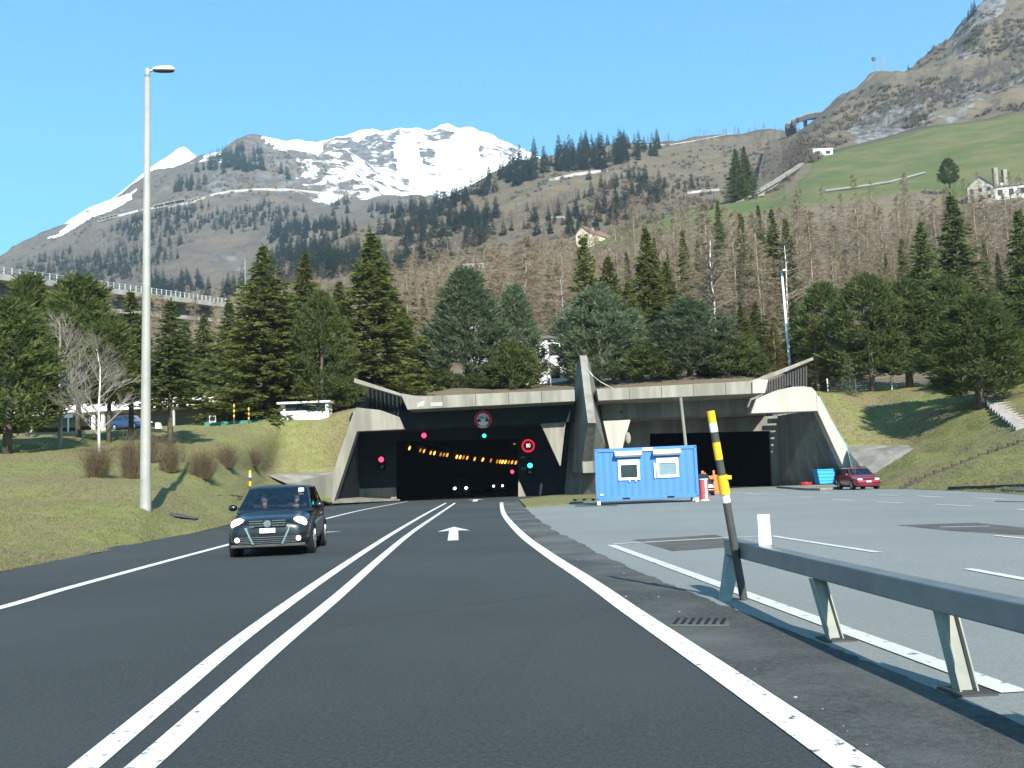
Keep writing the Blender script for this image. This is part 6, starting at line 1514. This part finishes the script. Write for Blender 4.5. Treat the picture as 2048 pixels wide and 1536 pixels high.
# larch wood on the slope, each tree its own
def scatter(n, poly, seed, terr_ok=None, mind=0, cl=0):
    rg = random.Random(seed); out = []; xs = [p[0] for p in poly]; ys = [p[1] for p in poly]; tries = 0
    while len(out) < n and tries < n * 30:
        tries += 1; x = rg.uniform(min(xs), max(xs)); y = rg.uniform(min(ys), max(ys))
        if not inpoly(x, y, poly): continue
        h_ = hit(x, y)
        if h_ is None or (terr_ok and h_[2].name not in terr_ok): continue
        if cl and noise.fractal(h_[0] * cl, 1.0, 2.0, 3) < rg.uniform(-.15, .25): continue
        if mind and any((h_[0] - q).length < mind for q in out): continue
        out.append(h_[0])
    return out
FKIDS = {}
def ftree(key, p, h, wd_, label, name, group, rz, cat='tree'):
    cm_, tm_, H = PROTO[key]; s = h / H
    o = thing(name, label, cat, p - Vector((0, 0, .3)), rz, group); o.scale = (s * wd_, s * wd_, s)
    for nm, me in (('trunk', tm_), ('crown', cm_)):
        c = bpy.data.objects.new(nm, me); COL.objects.link(c); c.parent = o
    return o
rg = random.Random(77)
WOOD_R = [(1180, 640), (1240, 520), (1400, 505), (1500, 520), (1600, 500), (1720, 480), (1850, 468), (2060, 470), (2300, 440), (2300, 720), (1700, 725), (1500, 735), (1180, 740)]
WOOD_C = [(780, 690), (820, 600), (960, 580), (1200, 530), (1240, 640), (1180, 740), (800, 745)]
WOOD_L = [(-60, 700), (380, 640), (620, 620), (800, 600), (800, 745), (430, 770), (-60, 780)]
cnt = 0
for k, p in enumerate(scatter(178, WOOD_R, 1, ('hillside',), 3.0)):
    ftree(['larch', 'larch2', 'larch', 'larch2', 'larch3'][k % 5], p, rg.uniform(15, 23), rg.uniform(.85, 1.25), 'leafless brown larch in the wood below the green meadow', 'larch_tree', 'bare larches of the right-hand wood', k * 1.3)
for k, p in enumerate(scatter(60, WOOD_C, 2, ('hillside',), 3.5)):
    ftree(['larch', 'larch2'][k % 2], p, rg.uniform(13, 20), rg.uniform(.9, 1.25), 'leafless brown larch in the hollow behind the tunnel mouth', 'larch_tree', 'bare larches behind the tunnel mouth', k * 1.3)
for k, p in enumerate(scatter(50, WOOD_L, 3, ('hillside',), 3.5)):
    ftree(['larch', 'larch2'][k % 2], p, rg.uniform(11, 15), rg.uniform(.9, 1.2), 'leafless brown larch below the end of the viaduct', 'larch_tree', 'bare larches below the viaduct', k * 1.3)
SPR = [(1498, 690, 420), (1533, 670, 405), (1560, 680, 412), (1452, 680, 395), (1378, 690, 455), (1405, 660, 470), (1588, 690, 430), (1660, 680, 560), (1690, 690, 590), (1785, 690, 500), (1985, 680, 480), (1120, 700, 515), (1104, 690, 528), (958, 690, 520), (882, 700, 565), (850, 700, 570), (985, 690, 560), (830, 690, 552), (2100, 680, 420), (1345, 690, 500), (1430, 700, 540), (1320, 700, 470), (1480, 710, 520), (1515, 700, 500), (1545, 710, 520), (1240, 700, 540), (1262, 690, 500), (905, 700, 590), (1600, 700, 560), (1745, 690, 560), (1820, 690, 470), (1870, 700, 520), (1968, 700, 560), (2012, 700, 500), (1575, 700, 590)]
for k, (x, yb, yt) in enumerate(SPR):
    h_ = hit(x, yb)
    if h_ is None or h_[2].name != 'hillside': continue
    p = h_[0]; t = P(x, yt, p.y); ftree(['slim', 'green'][k % 2], p, max(5, t.z - p.z), .75 if k % 2 else 1.05, 'narrow spruce scattered among the leafless larches', 'spruce_tree', 'spruces scattered through the larch wood', k)

# far spruces
for k in range(4): PROTO['far%d' % k] = (far_spruce(30 + k, Rm=[2.9, 3.4, 2.5, 3.1][k]).mesh('far_spruce', L_FAR), None, 14.0)
PROTO['farlarch'] = (bare(40, H=14, Rm=2.6, nb=40, twigs=5, w=.06, tl=1.1, wb=.06).mesh('far_larch', mat('far_larch_twig', (.16, .115, .085), .95, spec=.05, rnd=.15)), None, 14.0)
def far(p, h, key, label, name, group, rz, sw=1.0):
    o = link(name, PROTO[key][0]); tag(o, label, 'tree', group); s = h / 14.0; o.scale = (s * sw, s * sw, s); o.location = p - Vector((0, 0, .3)); o.rotation_euler = (0, 0, rz); return o
RIDGE = [(1030, 330), (1060, 305), (1120, 292), (1260, 286), (1330, 300), (1290, 322), (1200, 335), (1090, 352), (1040, 372), (930, 405), (900, 420), (905, 398)]
for k, p in enumerate(scatter(115, RIDGE, 4, ('wooded_slope',), 3)):
    far(p, rg.uniform(13, 26), 'far%d' % (k % 4), 'dark spruce of the tall stand along the skyline ridge', 'spruce_tree', 'dark spruces on the skyline ridge', k, rg.uniform(.9, 1.25))
MIDS = [(1090, 372), (1220, 352), (1440, 372), (1440, 410), (1330, 425), (1190, 470), (1120, 485), (1000, 500), (900, 490), (960, 430)]
for k, p in enumerate(scatter(125, MIDS, 5, ('wooded_slope',), 4, cl=.012)):
    far(p, rg.uniform(6, 15), 'far%d' % (k % 4), 'small dark spruce dotted over the open middle slope', 'spruce_tree', 'scattered spruces of the middle slope', k, rg.uniform(.9, 1.3))
for x, yt, yb in ((1250, 265, 322), (1240, 272, 325), (1195, 275, 335), (1205, 268, 338), (1120, 270, 335), (1300, 285, 304), (1148, 285, 340), (1165, 282, 340), (1090, 290, 345)):
    h_ = hit(x, yb); p = h_[0]; far(p, P(x, yt, p.y).z - p.z, 'far1', 'dark spruce of the tall stand along the skyline ridge', 'spruce_tree', 'dark spruces on the skyline ridge', x, 1.0)
SKY_L = [(1140, 288), (1250, 279), (1330, 279), (1345, 276), (1460, 269), (1520, 262), (1545, 264), (1560, 272), (1500, 285), (1200, 297)]
for k, p in enumerate(scatter(70, SKY_L, 6, ('wooded_slope',), 2)):
    far(p, rg.uniform(7, 15), 'farlarch', 'small leafless larch on the skyline of the middle hill', 'larch_tree', 'leafless larches on the skyline', k, rg.uniform(.8, 1.2))
for x, y, h in ((1945, 26, 14), (1950, 18, 13), (1938, 33, 11), (1810, 135, 5), (1817, 133, 6), (1838, 122, 5)):
    h_ = hit(x, y + 6)
    if h_: far(h_[0], h, 'far2', 'tiny dark spruce on the rocky skyline ridge', 'spruce_tree', 'spruces on the rocky ridge', x)
# far woods that read as one mass
def mass(name, pts, keys, hr, seed, label=None, mt=L_FAR, sw=1.1):
    rg = np.random.RandomState(seed); V = []; F = []; n0 = 0
    for i, p in enumerate(pts):
        me = PROTO[keys[i % len(keys)]][0]; nv = len(me.vertices); co = np.empty(nv * 3); me.vertices.foreach_get('co', co); co = co.reshape(-1, 3)
        s = rg.uniform(*hr) / 14.0; a = rg.uniform(0, 6.28); c, s_ = math.cos(a), math.sin(a)
        q = np.empty_like(co); q[:, 0] = (co[:, 0] * c - co[:, 1] * s_) * s * sw; q[:, 1] = (co[:, 0] * s_ + co[:, 1] * c) * s * sw; q[:, 2] = co[:, 2] * s
        V.append(q + np.array(p)); F += [tuple(j + n0 for j in f.vertices) for f in me.polygons]; n0 += nv
    me = bpy.data.meshes.new(name); me.from_pydata(np.concatenate(V).tolist(), [], F); me.update(); me.materials.append(mt)
    return tag(link(name, me), label, 'woodland', kind='stuff')
SW1 = [(430, 600), (600, 505), (700, 460), (800, 428), (880, 402), (930, 400), (1000, 430), (960, 500), (860, 540), (760, 560), (640, 560), (520, 590)]
SW2 = [(300, 560), (430, 520), (520, 470), (620, 440), (720, 410), (800, 420), (700, 470), (600, 510), (440, 590), (300, 600)]
LSC = [(30, 540), (200, 470), (300, 430), (420, 410), (700, 405), (640, 440), (480, 500), (300, 560), (60, 600)]
HIGH = [(350, 385), (370, 345), (470, 300), (560, 310), (580, 360), (520, 345), (430, 350), (400, 380)]
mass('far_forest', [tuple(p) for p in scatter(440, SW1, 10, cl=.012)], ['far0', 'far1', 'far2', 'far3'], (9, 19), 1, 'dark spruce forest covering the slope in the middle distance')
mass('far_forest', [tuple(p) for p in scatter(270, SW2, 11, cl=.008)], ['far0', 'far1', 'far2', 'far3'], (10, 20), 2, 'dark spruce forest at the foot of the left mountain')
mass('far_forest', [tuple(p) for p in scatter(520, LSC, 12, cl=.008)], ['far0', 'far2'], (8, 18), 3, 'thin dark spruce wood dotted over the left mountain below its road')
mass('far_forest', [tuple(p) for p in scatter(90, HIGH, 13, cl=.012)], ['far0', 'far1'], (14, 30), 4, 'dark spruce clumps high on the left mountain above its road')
FLM = PROTO['farlarch'][0].materials[0]
ALLMID = [(450, 610), (700, 480), (900, 410), (1090, 380), (1440, 380), (1330, 430), (1180, 480), (1000, 540), (800, 590), (500, 640)]
mass('far_larches', [tuple(p) for p in scatter(620, ALLMID, 14, cl=.015)], ['farlarch'], (6, 13), 5, 'leafless brown larches between the spruces of the middle slope', FLM)
mass('far_larches', [tuple(p) for p in scatter(520, LSC, 15, cl=.006)], ['farlarch'], (7, 14), 6, 'leafless brown larches over the left mountain', FLM)
ROCKW = [(1780, 225), (1900, 165), (2050, 110), (2060, 175), (1900, 215), (1760, 275), (1700, 280)]
GREYL = mat('grey_far_twig', (.20, .185, .17), .95, spec=.05)
mass('far_larches', [tuple(p) for p in scatter(330, ROCKW, 16)], ['farlarch'], (7, 14), 7, 'grey leafless trees across the rocky slope above the meadow', GREYL)
mass('far_larches', [tuple(p) for p in scatter(60, [(1490, 400), (1500, 300), (1560, 270), (1640, 310), (1560, 370)], 17)], ['farlarch'], (8, 20), 8, 'leafless grove at the top of the inclined track', FLM)
# fill behind the portal wood so that far edges of the larch wood read soft
mass('larch_undergrowth', [tuple(p) for p in scatter(1100, [(780, 740), (800, 600), (1180, 520), (1420, 480), (1600, 450), (2300, 400), (2300, 730)], 18, ('hillside',))], ['farlarch'], (4, 10), 9, 'leafless undergrowth below the larches', FLM)

def tuft(seed, n=46):
    rg = random.Random(seed); t = TB()
    for i in range(n):
        a = rg.uniform(0, 6.28); r = rg.uniform(0, 4.5); q = rdir(rg); t.kite((math.cos(a) * r, math.sin(a) * r, 0), (q[0] * 3, q[1] * 3, abs(q[2]) * 7 + 3), .5, rdir(rg))
    return t
FB = mat('hill_scrub', (.130, .108, .078), .95, spec=.05, var=(.105, .094, .068), vscale=.03)
PROTO['farbush'] = (tuft(50).mesh('far_bush', FB), None, 14.0)
mass('hill_scrub', [tuple(p) for p in scatter(900, [(330, 620), (700, 470), (900, 400), (1100, 330), (1300, 300), (1540, 280), (1560, 390), (1330, 440), (1180, 490), (1000, 550), (700, 600)], 21, cl=.02)], ['farbush'], (2, 5.5), 11, 'low leafless scrub dotted over the middle slope', FB, 1.4)
mass('hill_scrub', [tuple(p) for p in scatter(800, [(0, 530), (190, 425), (380, 330), (560, 300), (760, 380), (640, 440), (300, 590), (0, 620)], 22, cl=.008)], ['farbush'], (3, 9), 12, 'low leafless scrub dotted over the left mountain', FB, 1.4)
mass('hill_scrub', [tuple(p) for p in scatter(900, [(1560, 380), (1600, 270), (1760, 160), (1960, 30), (2060, 0), (2060, 220), (1850, 250), (1690, 290), (1620, 330)], 23, cl=.02)], ['farbush'], (2, 6), 13, 'low leafless scrub among the rocks of the right slope', FB, 1.4)
# larches standing before the barn
for k, (x, yb, yt) in enumerate([(1932, 440, 352), (1946, 446, 362), (1962, 438, 340), (1979, 445, 358), (1996, 440, 345), (2010, 445, 350), (2026, 440, 338), (2042, 448, 352), (1915, 445, 365), (1990, 450, 372), (1950, 452, 380)]):
    h_ = hit(x, yb)
    if h_: ftree(['larch', 'larch2', 'larch3'][k % 3], h_[0], P(x, yt, h_[0].y).z - h_[0].z, 1.0, 'leafless brown larch in the wood below the green meadow', 'larch_tree', 'bare larches of the right-hand wood', k * 1.9)
PROTO['larchfill'] = (bare(60, H=18, Rm=2.8, nb=90, twigs=30, w=.02, tl=.8).mesh('larch_fill', TWIG), None, 18.0)
mass('larch_wood', [tuple(p) for p in scatter(230, WOOD_R, 31, ('hillside',))], ['larchfill'], (7, 12), 21, 'leafless larch thicket between the taller larches on the right', TWIG, 1.1)
mass('larch_wood', [tuple(p) for p in scatter(150, WOOD_C, 32, ('hillside',))], ['larchfill'], (8, 14), 22, 'leafless larch thicket in the hollow behind the tunnel mouth', TWIG, 1.1)
mass('larch_wood', [tuple(p) for p in scatter(90, WOOD_L, 33, ('hillside',))], ['larchfill'], (7, 11), 23, 'leafless larch thicket below the viaduct', TWIG, 1.1)
# grass blades on the banks
def blades(n, poly, seed, hgt, w, tn):
    rg = random.Random(seed); t = TB(); xs = [p[0] for p in poly]; ys = [p[1] for p in poly]; k = 0
    tr = [q for q in TERR if q[0].name == tn][0][1]
    while k < n:
        x = rg.uniform(min(xs), max(xs)); y = rg.uniform(min(ys), max(ys))
        if not inpoly(x, y, poly): continue
        k += 1
        h_ = tr.ray_cast(EYE, ray(x, y).normalized())
        if h_[0] is None: continue
        p = h_[0]; s = rg.uniform(.6, 1.4) * hgt; ww = w * max(.5, p.y / 40)
        for j in range(3): a = rg.uniform(0, 6.28); t.sliver((p.x + rg.uniform(-.08, .08), p.y + rg.uniform(-.08, .08), p.z - .01), (math.cos(a) * s * .7, math.sin(a) * s * .7, s * .7), ww, (-math.sin(a), math.cos(a), 0))
    return t
GBL = mat('grass_blade', (.175, .184, .062), .95, spec=.05, var=(.25, .24, .105), vscale=1.6, var2=(.20, .175, .094), v2scale=.16, detail=14)
bl = blades(42000, [(-60, 1160), (200, 1106), (400, 1064), (600, 1016), (660, 1003), (560, 965), (530, 950), (690, 930), (709, 825), (550, 840), (340, 862), (0, 880), (-60, 885)], 3, .055, .010, 'left_bank')
tag(link('grass', bl.mesh('grass', GBL)), kind='stuff')
bl = blades(26000, [(1715, 970), (1760, 976), (1850, 978), (2060, 988), (2060, 768), (1830, 780), (1640, 788), (1690, 888), (1830, 890), (1740, 960)], 4, .07, .010, 'right_bank')
tag(link('grass', bl.mesh('grass', GBL)), kind='stuff')

# ---------------------------------------------------------------- mountain air
m = MB(); m.box((-4300, -4300, -1.3), (4300, 4300, 1420)); hz = m.build('haze', bpy.data.materials.new('haze_air')); hz['kind'] = 'stuff'
hm = hz.data.materials[0]; hm.use_nodes = True; hm.node_tree.nodes.clear(); N = hm.node_tree.nodes
vo = N.new('ShaderNodeVolumePrincipled'); vo.inputs['Density'].default_value = 0.00013; vo.inputs['Color'].default_value = (.62, .82, 1.0, 1); vo.inputs['Anisotropy'].default_value = .1
ou = N.new('ShaderNodeOutputMaterial'); hm.node_tree.links.new(vo.outputs[0], ou.inputs['Volume'])
